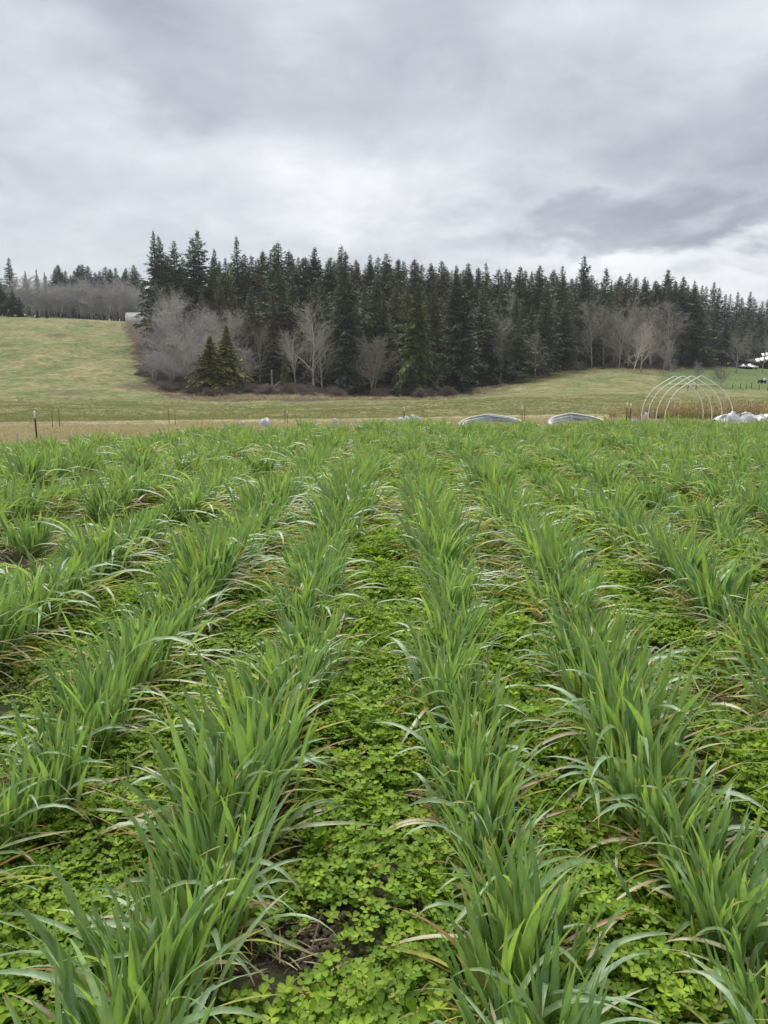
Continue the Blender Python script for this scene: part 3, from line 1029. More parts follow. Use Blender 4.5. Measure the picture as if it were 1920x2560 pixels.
# ================================================================== trees
def conifer(seed, Ht=26.0, Rd=4.2, c0=0.10, nbr=230, droop=0.0, top_sparse=0.5, dead=0.15, dens=1.0, hue=(0.080, 0.113, 0.070), pend=False, power=0.8):
    r = np.random.default_rng(seed)
    tr = MB()
    zz = np.linspace(0, 1, 9)
    bendx, bendy = r.normal(0, 0.25, 2)
    axis = lambda t: np.array([bendx * t * t, bendy * t * t, Ht * t])
    tube(tr, [axis(t) for t in zz], 0.016 * Ht * (1 - zz) ** 0.85 + 0.03, 6, (1, 1, 1))
    mb = MB()
    V, C = [], []
    for i in range(nbr):
        t = c0 + (1 - c0) * ((i + r.random()) / nbr) ** 0.92
        tt = (t - c0) / (1 - c0)
        if tt > 0.985:
            continue
        prof = (1 - tt) ** power * min(1.0, 0.62 + 2.0 * tt) * (0.55 + 0.92 * float(vnoise(math.cos(i * 2.39996) * 1.3 + seed, t * 5.0 + math.sin(i * 2.39996) * 1.3, seed)))
        Lb = max(0.25, Rd * prof * r.uniform(0.45, 1.25))
        if r.random() < 0.06:
            Lb *= 1.25
        a = i * 2.39996 + r.normal(0, 0.35)
        elev = R(-18 + 58 * tt ** 1.6 + r.normal(0, 7)) - droop
        dirh = np.array([math.cos(a), math.sin(a), 0])
        side = np.array([-math.sin(a), math.cos(a), 0])
        p0 = axis(t)
        sag = r.uniform(0.05, 0.2) * Lb + (0.25 * Lb if pend else 0)
        tipup = r.uniform(0.0, 0.16) * Lb
        tube(mb, [p0, p0 + dirh * Lb * 0.5 * math.cos(elev) + np.array([0, 0, Lb * 0.5 * math.sin(elev) - sag * 0.5]),
                  p0 + dirh * Lb * 0.96 * math.cos(elev) + np.array([0, 0, Lb * 0.96 * math.sin(elev) - sag + tipup])], [0.05 * (1 - tt) + 0.025, 0.035, 0.012], 3, (0.06, 0.05, 0.042), False)
        is_dead = r.random() < dead * (1 - tt)
        m = int((7 + 6.5 * Lb) * dens * (0.55 if tt > 0.86 and r.random() < top_sparse else 1) * (0.35 if is_dead else 1))
        s = r.uniform(0.12, 1.0, m) ** 0.85
        base = p0 + np.outer(s, dirh) * Lb * math.cos(elev)
        base[:, 2] += s * Lb * math.sin(elev) - sag * s ** 2 + tipup * np.maximum(0, s - 0.6) * 2.5 * s
        ln = (0.34 + 0.20 * Lb) * (1.15 - 0.62 * s) * r.uniform(0.6, 1.35, m)
        sg = r.choice([-1, 1], m)
        fw = r.uniform(0.25, 0.95, m)
        dn = r.normal(-0.22 if not pend else -0.75, 0.30, m)
        dv = np.outer(fw, dirh) + np.outer(sg * (1.15 - 0.7 * fw), side)
        dv[:, 2] += dn
        dv /= np.linalg.norm(dv, axis=1, keepdims=True)
        wv = np.cross(dv, r.normal(0, 1, (m, 3)) * 0.6 + np.array([0, 0, 1.0]))
        wv /= np.linalg.norm(wv, axis=1, keepdims=True) + 1e-9
        w = ln * r.uniform(0.13, 0.24, m)
        e2 = base + dv * ln[:, None]
        md = base + dv * (ln * 0.45)[:, None]
        md[:, 2] += 0.05 * ln
        quad = np.stack([base, md + wv * w[:, None], e2, md - wv * w[:, None]], 1)
        V.append(quad.reshape(-1, 3))
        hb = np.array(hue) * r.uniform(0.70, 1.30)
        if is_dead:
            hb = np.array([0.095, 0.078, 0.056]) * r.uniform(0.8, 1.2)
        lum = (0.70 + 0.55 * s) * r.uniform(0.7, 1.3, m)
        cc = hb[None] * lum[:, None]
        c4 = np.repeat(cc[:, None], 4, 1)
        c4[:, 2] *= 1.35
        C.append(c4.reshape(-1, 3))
    # leader
    tube(mb, [axis(0.955), axis(1.0) + np.array([0, 0, 0.3])], [0.05, 0.015], 3, (0.06, 0.06, 0.045), False)
    V, C = np.concatenate(V), np.concatenate(C)
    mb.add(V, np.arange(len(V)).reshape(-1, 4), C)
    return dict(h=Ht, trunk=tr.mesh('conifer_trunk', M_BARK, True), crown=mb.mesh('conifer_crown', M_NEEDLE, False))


FIR = [conifer(10 + i, 26, 5.6 + 0.25 * i, 0.06 + 0.02 * (i % 4), 270 + 8 * i, 0.03 * (i % 3), 0.5, 0.18, power=0.78 + 0.05 * (i % 4)) for i in range(8)]
SLIM = [conifer(40 + i, 26, 4.3 + 0.25 * i, 0.18 + 0.05 * i, 230, 0.05, 0.6, 0.25, power=0.72) for i in range(5)]
SPRUCE = [conifer(60 + i, 24, 6.0 + 0.3 * i, 0.02, 380, 0.12, 0.3, 0.22, 1.25, power=0.72) for i in range(3)]
CEDAR = [conifer(70 + i, 21, 5.4, 0.015, 560, 0.16, 0.1, 0.05, 1.6, hue=(0.120, 0.132, 0.050), pend=True, power=0.85) for i in range(3)]


def bare_tree(seed, Ht=16.0, spread=0.5, stems=1, n1=15, thick=1.0, first=0.25, upright=0.6, twig=1.0):
    r = np.random.default_rng(seed)
    tr, mb = MB(), MB()
    segs = {1: ([], []), 2: ([], []), 3: ([], []), 4: ([], [])}

    def grow(p, d, L, rad, lev):
        n = {0: 9, 1: 6, 2: 4, 3: 3, 4: 3}[lev]
        pts, rads, dirs = [p], [rad], [d]
        wob = {0: 0.05, 1: 0.16, 2: 0.22, 3: 0.25, 4: 0.3}[lev]
        for k in range(1, n):
            d = d + r.normal(0, wob, 3) + np.array([0, 0, (0.10 if lev else 0.05) * upright])
            d = d / np.linalg.norm(d)
            p = p + d * L / (n - 1)
            pts.append(p)
            rads.append(rad * (1 - k / (n - 1) * (0.86 if lev == 0 else 0.75)))
            dirs.append(d)
        tone_ = r.uniform(0.75, 1.25)
        if lev == 0:
            tube(tr, pts, rads, 7, np.array([0.34, 0.33, 0.315]) * tone_)
        else:
            tube(mb, pts, rads, 4 if lev < 2 else 3, np.array([0.335, 0.330, 0.318]) * tone_ * (1.1 if lev < 3 else 0.95), False)
        if lev >= 4:
            return
        nb = {0: n1, 1: 7, 2: 6, 3: 3}[lev]
        if lev == 3 and r.random() > twig:
            return
        for q in range(nb):
            lo = first if lev == 0 else 0.2
            s = lo + (1 - lo) * ((q + r.random()) / nb)
            f = s * (n - 1)
            i0 = min(int(f), n - 2)
            pp = pts[i0] + (pts[i0 + 1] - pts[i0]) * (f - i0)
            dd = dirs[i0 + 1]
            rv = r.normal(0, 1, 3)
            rv -= dd * rv.dot(dd)
            rv /= np.linalg.norm(rv)
            ang = r.uniform(0.45, 1.0) if lev else r.uniform(0.5, 1.15) * (1.15 - 0.6 * s)
            nd = dd * math.cos(ang) + rv * math.sin(ang)
            nd[2] += 0.18 * upright
            nd /= np.linalg.norm(nd)
            ratio = {0: spread * (1.25 - 0.75 * s), 1: 0.55, 2: 0.5, 3: 0.55}[lev]
            Ln = L * ratio * r.uniform(0.65, 1.2)
            rn_ = max(0.011, rads[i0] * {0: 0.48, 1: 0.5, 2: 0.5, 3: 0.6}[lev])
            grow(pp, nd, Ln, rn_, lev + 1)

    for k in range(stems):
        a = r.uniform(0, 6.28)
        off = np.array([math.cos(a), math.sin(a), 0]) * (0.0 if stems == 1 else r.uniform(0.1, 0.6))
        lean = np.array([math.cos(a), math.sin(a), 0]) * (0.04 if stems == 1 else r.uniform(0.08, 0.32))
        d = np.array([0, 0, 1.0]) + lean
        grow(off, d / np.linalg.norm(d), Ht * r.uniform(0.8, 1.0) * (0.92 if stems == 1 else 0.8), 0.011 * Ht * thick / (1 if stems == 1 else 1.5), 0)
    allv = np.concatenate(mb.v)
    return dict(h=float(allv[:, 2].max()), trunk=tr.mesh('bare_trunk', M_TWIG, True), crown=mb.mesh('bare_crown', M_TWIG, False))


ALDER = [bare_tree(200 + i, 16, 0.38, 1, 21, 0.9, 0.14, 0.6) for i in range(4)]
MAPLE = [bare_tree(220 + i, 15, 0.58, 1, 14, 1.3, 0.20, 0.9) for i in range(3)]
THICK = [bare_tree(240 + i, 9, 0.50, 4, 8, 0.8, 0.10, 0.8, 0.8) for i in range(3)]
ALL = {'fir': FIR, 'slim': SLIM, 'spruce': SPRUCE, 'cedar': CEDAR, 'alder': ALDER, 'maple': MAPLE, 'thicket': THICK}
tre = random.Random(42)


def tree(kind, px, ytop, Y, label, group=None, wide=1.0, tint=(1, 1, 1), var=None, lean=0.0, xbase=None):
    xw = (px - 960) / F_PX * Y
    zb = Hs(xw, Y) - 0.15
    zt = P(px, ytop, Y)[2]
    T = ALL[kind]
    t = T[tre.randrange(len(T)) if var is None else var % len(T)]
    s = max(2.0, zt - zb) / t['h']
    nm = {'fir': 'fir_tree', 'slim': 'fir_tree', 'spruce': 'spruce_tree', 'cedar': 'cedar_tree', 'alder': 'bare_tree', 'maple': 'bare_tree', 'thicket': 'bare_shrub'}[kind]
    root = link(nm, None, None, (xw, Y, zb), (tre.gauss(0, 0.018), lean + tre.gauss(0, 0.018), tre.uniform(0, 6.283) if not lean else 0), (s * wide, s * wide, s))
    tag(root, label, 'shrub' if kind == 'thicket' else 'tree', group)
    for pn in ('trunk', 'crown'):
        o = link(pn, t[pn], root)
        o.color = (*tint, 1)
    return root


OL = (1.25, 1.12, 0.85)
# --- trees that stand out
tree('fir', 410, 574, 172, 'tallest dark fir at the left end of the grove above the white shed', wide=0.74, var=7)
tree('fir', 436, 588, 175, 'dark fir leaning close behind the tallest left fir', 'firs at the left end of the grove', 1.1, var=3)
tree('slim', 452, 602, 178, 'narrow fir just right of the tallest left fir pair', 'firs at the left end of the grove', 1.0)
tree('fir', 500, 592, 180, 'twin topped tall fir, left trunk, second peak from the left of the grove', wide=1.15, var=5)
tree('fir', 521, 573, 183, 'twin topped tall fir, right trunk, second peak from the left of the grove', wide=1.0, var=1)
tree('fir', 552, 620, 186, 'short pointed fir between the second and third peaks of the grove', wide=0.8)
tree('fir', 606, 590, 190, 'bare tipped tall fir forming the third peak of the grove', wide=0.95, var=2)
tree('fir', 575, 640, 178, 'brownish fir below the third peak of the grove', wide=0.95, tint=(1.5, 1.15, 0.95))
tree('spruce', 868, 655, 147, 'broad dark spruce with tangled branches at the centre front of the grove', wide=0.92, tint=(0.98, 0.95, 0.92), var=0)
tree('cedar', 1038, 702, 142, 'olive green cone shaped cedar at the front of the grove', wide=0.92, tint=(0.95, 1.0, 0.9), var=0)
tree('spruce', 1138, 682, 146, 'wide dark spruce at the right corner of the grove beside the meadow', wide=1.0, tint=(0.92, 0.95, 0.92), var=1)
tree('cedar', 530, 838, 130, 'small olive cedar at the grove foot, left of a pair', wide=1.7, tint=(1.05, 1.0, 0.85), var=1)
tree('cedar', 575, 812, 133, 'small olive cedar at the grove foot, right of a pair', wide=1.5, tint=(1.0, 1.0, 0.85), var=2)
tree('cedar', 715, 878, 141, 'little dark green cedar beside the pale bare tree', wide=0.7, tint=(0.8, 0.95, 0.8), var=1)
tree('fir', 1440, 638, 200, 'tall bare tipped fir standing above the right skyline', wide=1.1, var=6)
tree('fir', 1394, 662, 197, 'pointed fir left of the tall right skyline fir', wide=0.95)
tree('fir', 1495, 668, 203, 'pointed fir right of the tall right skyline fir', wide=0.85)
tree('fir', 1350, 700, 172, 'deep green fir above the brown bank right of the grove corner', wide=1.1)
tree('fir', 1400, 735, 180, 'deep green fir behind the bramble bank on the right', wide=1.1)
# left background
tree('fir', 16, 690, 226, 'dark spruce at the far left edge on the hill crest', wide=1.9)
tree('fir', 57, 722, 222, 'dark cone shaped spruce on the hill crest, second from the left edge', wide=1.9)
tree('fir', 56, 643, 250, 'tall far fir behind the crest at the left edge', wide=1.15)
tree('fir', 3, 668, 240, 'dark fir cut by the left picture edge on the crest', wide=1.5)
tree('fir', 36, 706, 228, 'dark fir between the two crest spruces at the left', wide=1.6)
tree('fir', 76, 742, 224, 'small dark fir right of the crest spruces', wide=1.6)
tree('fir', 30, 665, 252, 'far fir beside the tall fir at the left edge', wide=1.0)
tree('fir', 100, 676, 255, 'first far pointed fir right of the left edge firs', wide=0.8)
tree('fir', 125, 672, 256, 'second far pointed fir right of the left edge firs', wide=0.8)
tree('fir', 145, 680, 255, 'third far pointed fir right of the left edge firs', wide=0.8)
tree('cedar', 118, 770, 221, 'small dark conifer bush on the hill crest', wide=0.9, tint=(0.7, 0.85, 0.8))
tree('cedar', 141, 771, 221, 'smaller dark conifer bush on the crest nearer the white shed', wide=0.7, tint=(0.7, 0.85, 0.8))
for i in range(26):
    px = 165 + i * 8.2 + tre.uniform(-4, 4)
    tree('slim' if i % 2 else 'fir', px, 672 - 6 * math.sin(i * 0.9) + tre.uniform(-8, 10), tre.uniform(262, 275), 'far blue green fir in the row behind the grey bare trees', 'far firs behind the left hill', 1.5, (0.92, 1.0, 1.05))
for i in range(40):
    px = 78 + i * 7.6 + tre.uniform(-5, 5)
    tree(('alder', 'thicket', 'maple', 'thicket')[i % 4], px, 702 - 12 * math.sin(i * 0.45) + tre.uniform(-12, 30), tre.uniform(228, 250), 'grey bare tree in the leafless band behind the hill crest', 'leafless trees behind the left hill', 1.45, (1.15, 1.15, 1.2))
# --- skyline and inner stand of the grove
SKY = [(440, 640), (470, 640), (550, 640), (632, 635), (660, 626), (705, 602), (745, 632), (780, 616), (820, 640), (865, 612), (900, 645), (925, 634), (975, 632), (1035, 646), (1075, 655), (1100, 650), (1135, 662), (1160, 656),
       (1205, 655), (1250, 668), (1290, 665), (1335, 662), (1375, 672), (1440, 672), (1525, 690), (1550, 682), (1590, 690), (1620, 700), (1650, 672), (1680, 690), (1710, 712)]
sx_, sy_ = zip(*SKY)
for i, (px, py) in enumerate(SKY):
    tree('fir' if i % 3 else 'slim', px, py, (186 if px < 1340 else 214) + 16 * tre.random(), 'pointed dark fir on the skyline of the grove', 'skyline firs of the grove', tre.uniform(1.0, 1.45), tint=(tre.uniform(0.9, 1.35), tre.uniform(0.92, 1.1), tre.uniform(0.85, 1.05)))
px = 470
while px < 1700:
    tree(tre.choice(['slim', 'slim', 'fir']), px, np.interp(px, sx_, sy_) + tre.uniform(10, 48), (205 if px < 1340 else 218) + 14 * tre.random(), 'dark fir crowded just below the skyline of the grove', 'inner firs of the grove', tre.uniform(0.7, 1.0))
    px += tre.uniform(20, 34)
px = 425
while px < 1720:
    tree('fir', px, np.interp(px, sx_, sy_) + tre.uniform(6, 30) + (24 if px < 560 else 0), (196 if px < 1340 else 222) + 12 * tre.random(), 'dark fir filling the crowded canopy just under the spires', 'canopy firs of the grove', tre.uniform(1.15, 1.6),
         tint=(tre.uniform(0.9, 1.3), tre.uniform(0.92, 1.08), tre.uniform(0.85, 1.0)))
    px += tre.uniform(12, 19)
px = 520
while px < 1330:
    tree('fir', px, np.interp(px, sx_, sy_) + tre.uniform(45, 110), 160 + 14 * tre.random(), 'dark fir in the middle tier of the grove', 'middle firs of the grove', tre.uniform(0.9, 1.15), tint=(tre.uniform(0.95, 1.6), tre.uniform(0.95, 1.12), 0.9))
    px += tre.uniform(30, 44)
for px, py, Y in ((640, 720, 160), (690, 730, 158), (800, 705, 153), (935, 690, 152), (960, 740, 150), (1085, 700, 153), (1200, 715, 160), (1235, 735, 168), (1280, 760, 172), (1300, 740, 178)):
    tree('fir', px, py, Y, 'large dark fir near the front of the grove', 'front firs of the grove', 1.1, (tre.uniform(0.95, 1.5), 1.0, 0.9))
# right hillside
for i in range(22):
    px = 1600 + i * 15.5 + tre.uniform(-5, 5)
    tree('slim' if i % 2 else 'fir', px, np.interp(px, [1600, 1680, 1760, 1820, 1920], [700, 698, 712, 735, 738]) + tre.uniform(-8, 14), tre.uniform(262, 285), 'far fir on the skyline of the right hillside', 'far firs on the right hillside', tre.uniform(0.9, 1.15))
for i in range(26):
    px = 1590 + i * 13.5 + tre.uniform(-5, 5)
    tree('fir', px, np.interp(px, [1600, 1650, 1780, 1920], [770, 775, 790, 770]) + tre.uniform(-30, 35), tre.uniform(222, 250), 'dark fir in the lower stand of the right hillside', 'lower firs on the right hillside', tre.uniform(1.0, 1.3))
for i in range(12):
    px = 1330 + i * 26 + tre.uniform(-8, 8)
    tree('slim', px, 760 + tre.uniform(-35, 40), tre.uniform(210, 226), 'dark fir behind the bare trunks right of the grove', 'firs behind the bare trunks', 1.15)
# --- leafless trees
for kind, px, py, Y, w, tint, lab in (
        ('maple', 428, 692, 163, 1.0, (1.05, 1.05, 1.05), 'pale grey bare tree below the tallest left fir'),
        ('thicket', 415, 770, 152, 1.0, (0.9, 0.9, 0.95), 'grey bare brushy tree on the slope at the left of the grove'),
        ('alder', 466, 742, 150, 1.5, (1.0, 0.98, 1.0), 'grey bare tree, leftmost of the twiggy mass in front of the firs'),
        ('thicket', 500, 745, 148, 1.1, (1.1, 1.08, 1.08), 'pale bare many stemmed tree in the twiggy mass'),
        ('maple', 535, 748, 152, 1.0, (1.12, 1.1, 1.08), 'pale bare tree with upswept branches in the twiggy mass'),
        ('thicket', 560, 755, 156, 1.0, (1.15, 1.1, 1.08), 'whitish bare tree above the small olive cedars'),
        ('maple', 600, 772, 158, 0.9, (1.05, 1.0, 1.0), 'bare tree at the right side of the twiggy mass'),
        ('thicket', 450, 800, 146, 1.3, (1.05, 1.03, 1.05), 'broad grey bare bush in the middle of the left twiggy mass'),
        ('thicket', 520, 815, 140, 1.2, (1.1, 1.08, 1.06), 'grey bare bush just above the small olive cedars'),
        ('thicket', 610, 850, 140, 1.1, (0.95, 0.9, 0.88), 'brownish bare bush right of the small olive cedars'),
        ('thicket', 388, 872, 136, 1.25, (0.95, 0.95, 1.0), 'low grey bare shrub at the left foot of the grove'),
        ('thicket', 440, 880, 134, 1.1, (0.9, 0.88, 0.92), 'low bare shrub beside the small olive cedars'),
        ('alder', 486, 835, 131, 1.2, (1.05, 1.0, 1.0), 'thin bare tree with pale trunk left of the olive cedars'),
        ('maple', 655, 782, 156, 0.9, (0.85, 0.85, 0.72), 'mossy bare tree between the twiggy mass and the pale tree'),
        ('maple', 787, 716, 144, 1.1, (1.45, 1.38, 1.3), 'tall pale bare tree with fan shaped top at grove centre'),
        ('maple', 742, 800, 142, 0.9, (1.35, 1.28, 1.2), 'shorter pale bare tree left of the fan topped tree'),
        ('alder', 810, 800, 143, 1.2, (1.15, 1.08, 1.0), 'brownish bare tree right of the fan topped tree'),
        ('thicket', 925, 830, 139, 1.1, (0.8, 0.72, 0.66), 'brown bare brush at the foot of the central spruce'),
        ('alder', 1212, 748, 166, 1.0, (1.15, 1.1, 1.05), 'slim pale bare tree just right of the corner spruce'),
        ('alder', 1246, 775, 158, 1.1, (1.15, 1.1, 1.08), 'pale bare tree leaning at the brown bank corner'),
        ('maple', 1290, 726, 186, 0.95, (1.4, 1.32, 1.25), 'pale fan topped bare tree above the right bank'),
        ('alder', 1333, 820, 164, 1.1, (1.0, 1.0, 0.85), 'greenish bare tree at the bend of the brown bank'),
        ('alder', 1470, 742, 190, 1.0, (1.15, 1.1, 1.0), 'first tall bare trunk right of the deep green firs'),
        ('alder', 1498, 735, 193, 1.1, (1.15, 1.08, 1.0), 'second tall bare trunk right of the deep green firs'),
        ('maple', 1537, 752, 188, 0.9, (1.15, 1.08, 1.0), 'tall bare tree with tangled crown on the right bank'),
        ('alder', 1560, 735, 196, 1.2, (1.1, 1.0, 0.98), 'brownish tall bare tree behind the leaning pale tree'),
        ('maple', 1592, 800, 178, 1.0, (1.3, 1.22, 1.12), 'broad pale bare tree near the bank, right of the tall trunks'),
        ('alder', 1615, 745, 205, 1.3, (1.1, 1.0, 1.0), 'far pinkish grey bare tree on the right hillside'),
        ('alder', 1655, 742, 208, 1.3, (1.1, 1.0, 1.0), 'far bare tree below the right hillside skyline'),
        ('alder', 1647, 845, 176, 1.0, (1.15, 1.1, 1.1), 'small pale bare tree, left of two behind the hoop frame'),
        ('alder', 1664, 855, 174, 0.9, (1.15, 1.1, 1.1), 'small pale bare tree, right of two behind the hoop frame'),
        ('thicket', 1732, 893, 150, 0.8, (1.0, 0.92, 0.92), 'low bare bush behind the top of the hoop frame'),
        ('thicket', 1786, 918, 145, 1.2, (0.75, 0.68, 0.68), 'dark brown bush behind the right side of the hoop frame'),
        ('maple', 1826, 818, 206, 0.9, (1.0, 0.95, 0.9), 'big bare tree beside the yellow sign on the right lawn'),
        ('maple', 1890, 815, 208, 1.0, (1.0, 0.95, 0.95), 'big bare tree in front of the open farm shed'),
        ('alder', 1852, 815, 230, 1.1, (0.95, 0.92, 0.9), 'bare tree behind the parked cars'),
        ('thicket', 1922, 930, 150, 0.9, (0.8, 0.75, 0.75), 'brown bush at the right picture edge by the mower')):
    lf = 1.2 if px < 660 else 1.0           # the twiggy mass at the left is paler and broader
    tree(kind, px, py, Y, lab, None, w * (1.15 if px < 660 else 1.0), tuple(q * lf for q in tint))
for i in range(16):
    tree('alder', 1420 + i * 13 + tre.uniform(-4, 4), 760 + tre.uniform(-25, 60), tre.uniform(192, 206), 'slender bare trunk in the leafless belt of the right bank', 'bare trunks of the right bank', 0.9, (0.80, 0.78, 0.76))
lt = tree('alder', 1572, 790, 172, 'pale bare tree leaning right over the brown bank', None, 0.9, (1.6, 1.5, 1.4), var=1, lean=0.25)

# brush along the foot of the woods: nobody could count it
BRUSH = [bare_tree(260 + i, 2.6, 0.55, 6, 6, 1.0, 0.05, 0.3, 0.9)['crown'] for i in range(3)]
for m_ in BRUSH:
    m_.name = 'bramble_brush'
    cl = np.zeros(len(m_.vertices) * 4, np.float32)
    m_.color_attributes['Col'].data.foreach_get('color', cl)
    cl = cl.reshape(-1, 4)
    cl[:, :3] *= np.array([0.62, 0.55, 0.48])
    m_.color_attributes['Col'].data.foreach_set('color', cl.ravel())
M_BRUSH = leaf_material('bramble_stems', 0.9, 0.05, 0.0, vary=0.25)
for m_ in BRUSH:
    m_.materials.clear()
    m_.materials.append(M_BRUSH)
g = np.random.default_rng(5)
n = 2600
u = g.uniform(340, 1780, n)
dep = g.exponential(16, n)
kp = vnoise(u * 0.045, dep * 0.13, 44) > 0.45
u, dep = u[kp], dep[kp]
n = len(u)
fr = np.interp(u, [300, 335, 360, 420, 560, 760, 960, 1120, 1200, 1260, 1320, 1420, 1560, 1640, 1720, 2300], [215, 185, 144, 122, 124, 126, 130, 134, 148, 158, 172, 184, 190, 192, 222, 230])
y = fr + 1 + dep + (vnoise(u * 0.03, u * 0, 46) - 0.4) * 9
kp = (u > 390) | (y < 150)
u, y = u[kp], y[kp]
n = len(u)
x = (u - 960) / F_PX * y
scatter('bramble_undergrowth', BRUSH, np.stack([x, y, H(x, y) - 0.1], 1), np.stack([0 * x, 0 * x, g.uniform(0, 6.28, n)], 1), np.stack([g.uniform(0.6, 1.3, n)] * 2 + [0.10 + 0.75 * g.random(n) ** 1.8], 1), 'brown bramble undergrowth along the foot of the woods', 'undergrowth')
g = np.random.default_rng(15)
n = 900
u = g.uniform(345, 1700, n)
y = np.interp(u, [300, 335, 360, 420, 560, 760, 960, 1120, 1200, 1260, 1320, 1420, 1560, 1640, 1720, 2300], [215, 185, 144, 122, 124, 126, 130, 134, 148, 158, 172, 184, 190, 192, 222, 230]) - 5 + g.normal(0, 5, n)
x = (u - 960) / F_PX * y
scatter('rank_grass', DRY, np.stack([x, y, H(x, y) - 0.05], 1), np.stack([0 * x, 0 * x, g.uniform(0, 6.28, n)], 1), g.uniform(1.2, 3.6, n), 'ragged dead grass along the edge of the woods', 'grass')
# broken snag
sp_ = hit(680, 985)
sn = link('broken_snag', None, None, (sp_[0], sp_[1], sp_[2] - 0.1))
tag(sn, 'pale broken tree snag standing at the grove foot', 'snag')
mb = MB()
tube(mb, [(0, 0, 0), (0.05, 0, 1.5), (0, 0, 3.0), (0.05, 0, 4.2)], [0.22, 0.18, 0.15, 0.08], 7, (0.27, 0.24, 0.21))
link('trunk', mb.mesh('snag_trunk', M_TWIG, True), sn)
mb = MB()
tube(mb, [(0, 0, 1.2), (0.8, 0.1, 1.7), (1.5, 0.1, 2.3)], [0.12, 0.08, 0.04], 5, (0.36, 0.33, 0.29))
tube(mb, [(0, 0, 0.9), (-0.9, 0.0, 1.0), (-1.5, 0.1, 0.9)], [0.12, 0.08, 0.03], 5, (0.36, 0.33, 0.29))
link('branch', mb.mesh('snag_branch', M_TWIG, True), sn)

# ================================================================== hoop house frame
HOOP = np.array([(1.0, 0.0), (1.0, 0.14), (0.975, 0.28), (0.93, 0.40), (0.86, 0.51), (0.76, 0.62), (0.62, 0.73), (0.36, 0.86), (0.06, 0.99), (0.0, 1.0)])


def hoop_pts(w, h):
    right = np.stack([HOOP[:, 0] * w / 2, np.zeros(len(HOOP)), HOOP[:, 1] * h], 1)
    left = right[::-1][1:] * np.array([-1, 1, 1])
    pts = np.concatenate([right, left])
    t = np.linspace(0, 1, len(pts))
    tt = np.linspace(0, 1, 45)
    return np.stack([np.interp(tt, t, pts[:, k]) for k in range(3)], 1)


hoop_mb = MB()
HW, HH = 3.70, 2.56
tube(hoop_mb, hoop_pts(HW, HH), 0.025, 6)
hoop_me = hoop_mb.mesh('hoop', M_PIPE, True)
tie_mb = MB()
tw = HW / 2 * 0.44
tube(tie_mb, [(-tw, -0.03, HH * 0.825), (tw, -0.03, HH * 0.825)], 0.026, 6)
tie_me = tie_mb.mesh('tie_bar', M_PIPE, True)
frame = link('hoop_house_frame', None, None, (17.0, 44, Hs(17, 44)))
tag(frame, 'bare white pipe frame of a small hoop house at the field edge', 'hoop house')
for i, (cx, d) in enumerate(((1746, 42.0), (1722, 43.5), (1699, 45.0), (1680, 46.6))):
    xw = (cx - 4 - 960) / F_PX * d
    link('hoop', hoop_me, frame, (xw - 17.0, d - 44, 0))
    if i in (0, 2):
        link('tie_bar', tie_me, frame, (xw - 17.0, d - 44, 0))

# piles of spare hoops lying by the field edge
pile_mb = MB()
tube(pile_mb, hoop_pts(3.5, 2.3), 0.024, 5)
M_PIPE_GREY = plain('weathered_pipe', (0.30, 0.34, 0.35), 0.4, 0.4, (2.0, 0.8, 1.2))
pile_me = pile_mb.mesh('spare_hoop', M_PIPE_GREY, True)
pile_me2 = pile_me.copy()
pile_me2.materials.clear()
pile_me2.materials.append(M_PIPE)
for cx, wpx, ytop, Yd, nm in ((1222, 158, 1033, 38.6, 'left pile in front of the white tipped stakes'), (1430, 145, 1030, 39.5, 'right pile near the hoop house frame')):
    apex = P(cx, ytop, Yd)
    gz = Hs(apex[0], Yd)
    top = (apex[2] - gz) * 0.9
    for i in range(18):
        k = i / 17
        zt_ = top * (1 - 0.62 * k) if i else top
        tilt = math.asin(min(0.98, max(0.05, (zt_ - 0.06) / 2.3)))
        w = wpx * Yd / F_PX / 3.5
        o = link('spare_hoop', pile_me2 if i in (0, 7) else pile_me, None, (apex[0] + tre.uniform(-0.08, 0.08) + 0.12 * k, Yd - 2.3 * math.cos(tilt) + 0.35 - 0.25 * k, gz + 0.05),
                 (-(math.pi / 2 - tilt), 0, tre.uniform(-0.03, 0.03)), (w * tre.uniform(0.97, 1.03), 1, 1))
        tag(o, 'weathered white spare hoop lying in the ' + nm, 'hoop', 'spare hoops in the ' + nm)


# ================================================================== stakes and posts
def t_post(px, ytop, Y, label, white=True, rad=0.022, lean=0.0):
    xw = (px - 960) / F_PX * Y
    zb = Hs(xw, Y) - 0.06
    h = P(px, ytop, Y)[2] - zb
    root = link('fence_post', None, None, (xw, Y, zb), (0, lean, 0.4))
    tag(root, label, 'post', 'steel stakes along the field edge')
    mb = MB()
    hw = h * (0.76 if white else 1.0)
    box(mb, (-rad, -0.005, 0), (rad, 0.005, hw))
    box(mb, (-0.005, 0.006, 0), (0.005, rad * 1.6, hw))
    for q in range(5):
        z = h * (0.2 + 0.1 * q)
        box(mb, (-0.006, -0.014, z), (0.006, -0.006, z + 0.02))
    link('stake', mb.mesh('stake', M_STEEL if rad > 0.02 else M_RUST), root)
    if white:
        mb = MB()
        box(mb, (-rad * 1.02, -0.006, hw), (rad * 1.02, 0.006, h))
        box(mb, (-0.006, 0.007, hw), (0.006, rad * 1.62, h))
        link('white_tip', mb.mesh('white_tip', M_WHITE), root)
    return root


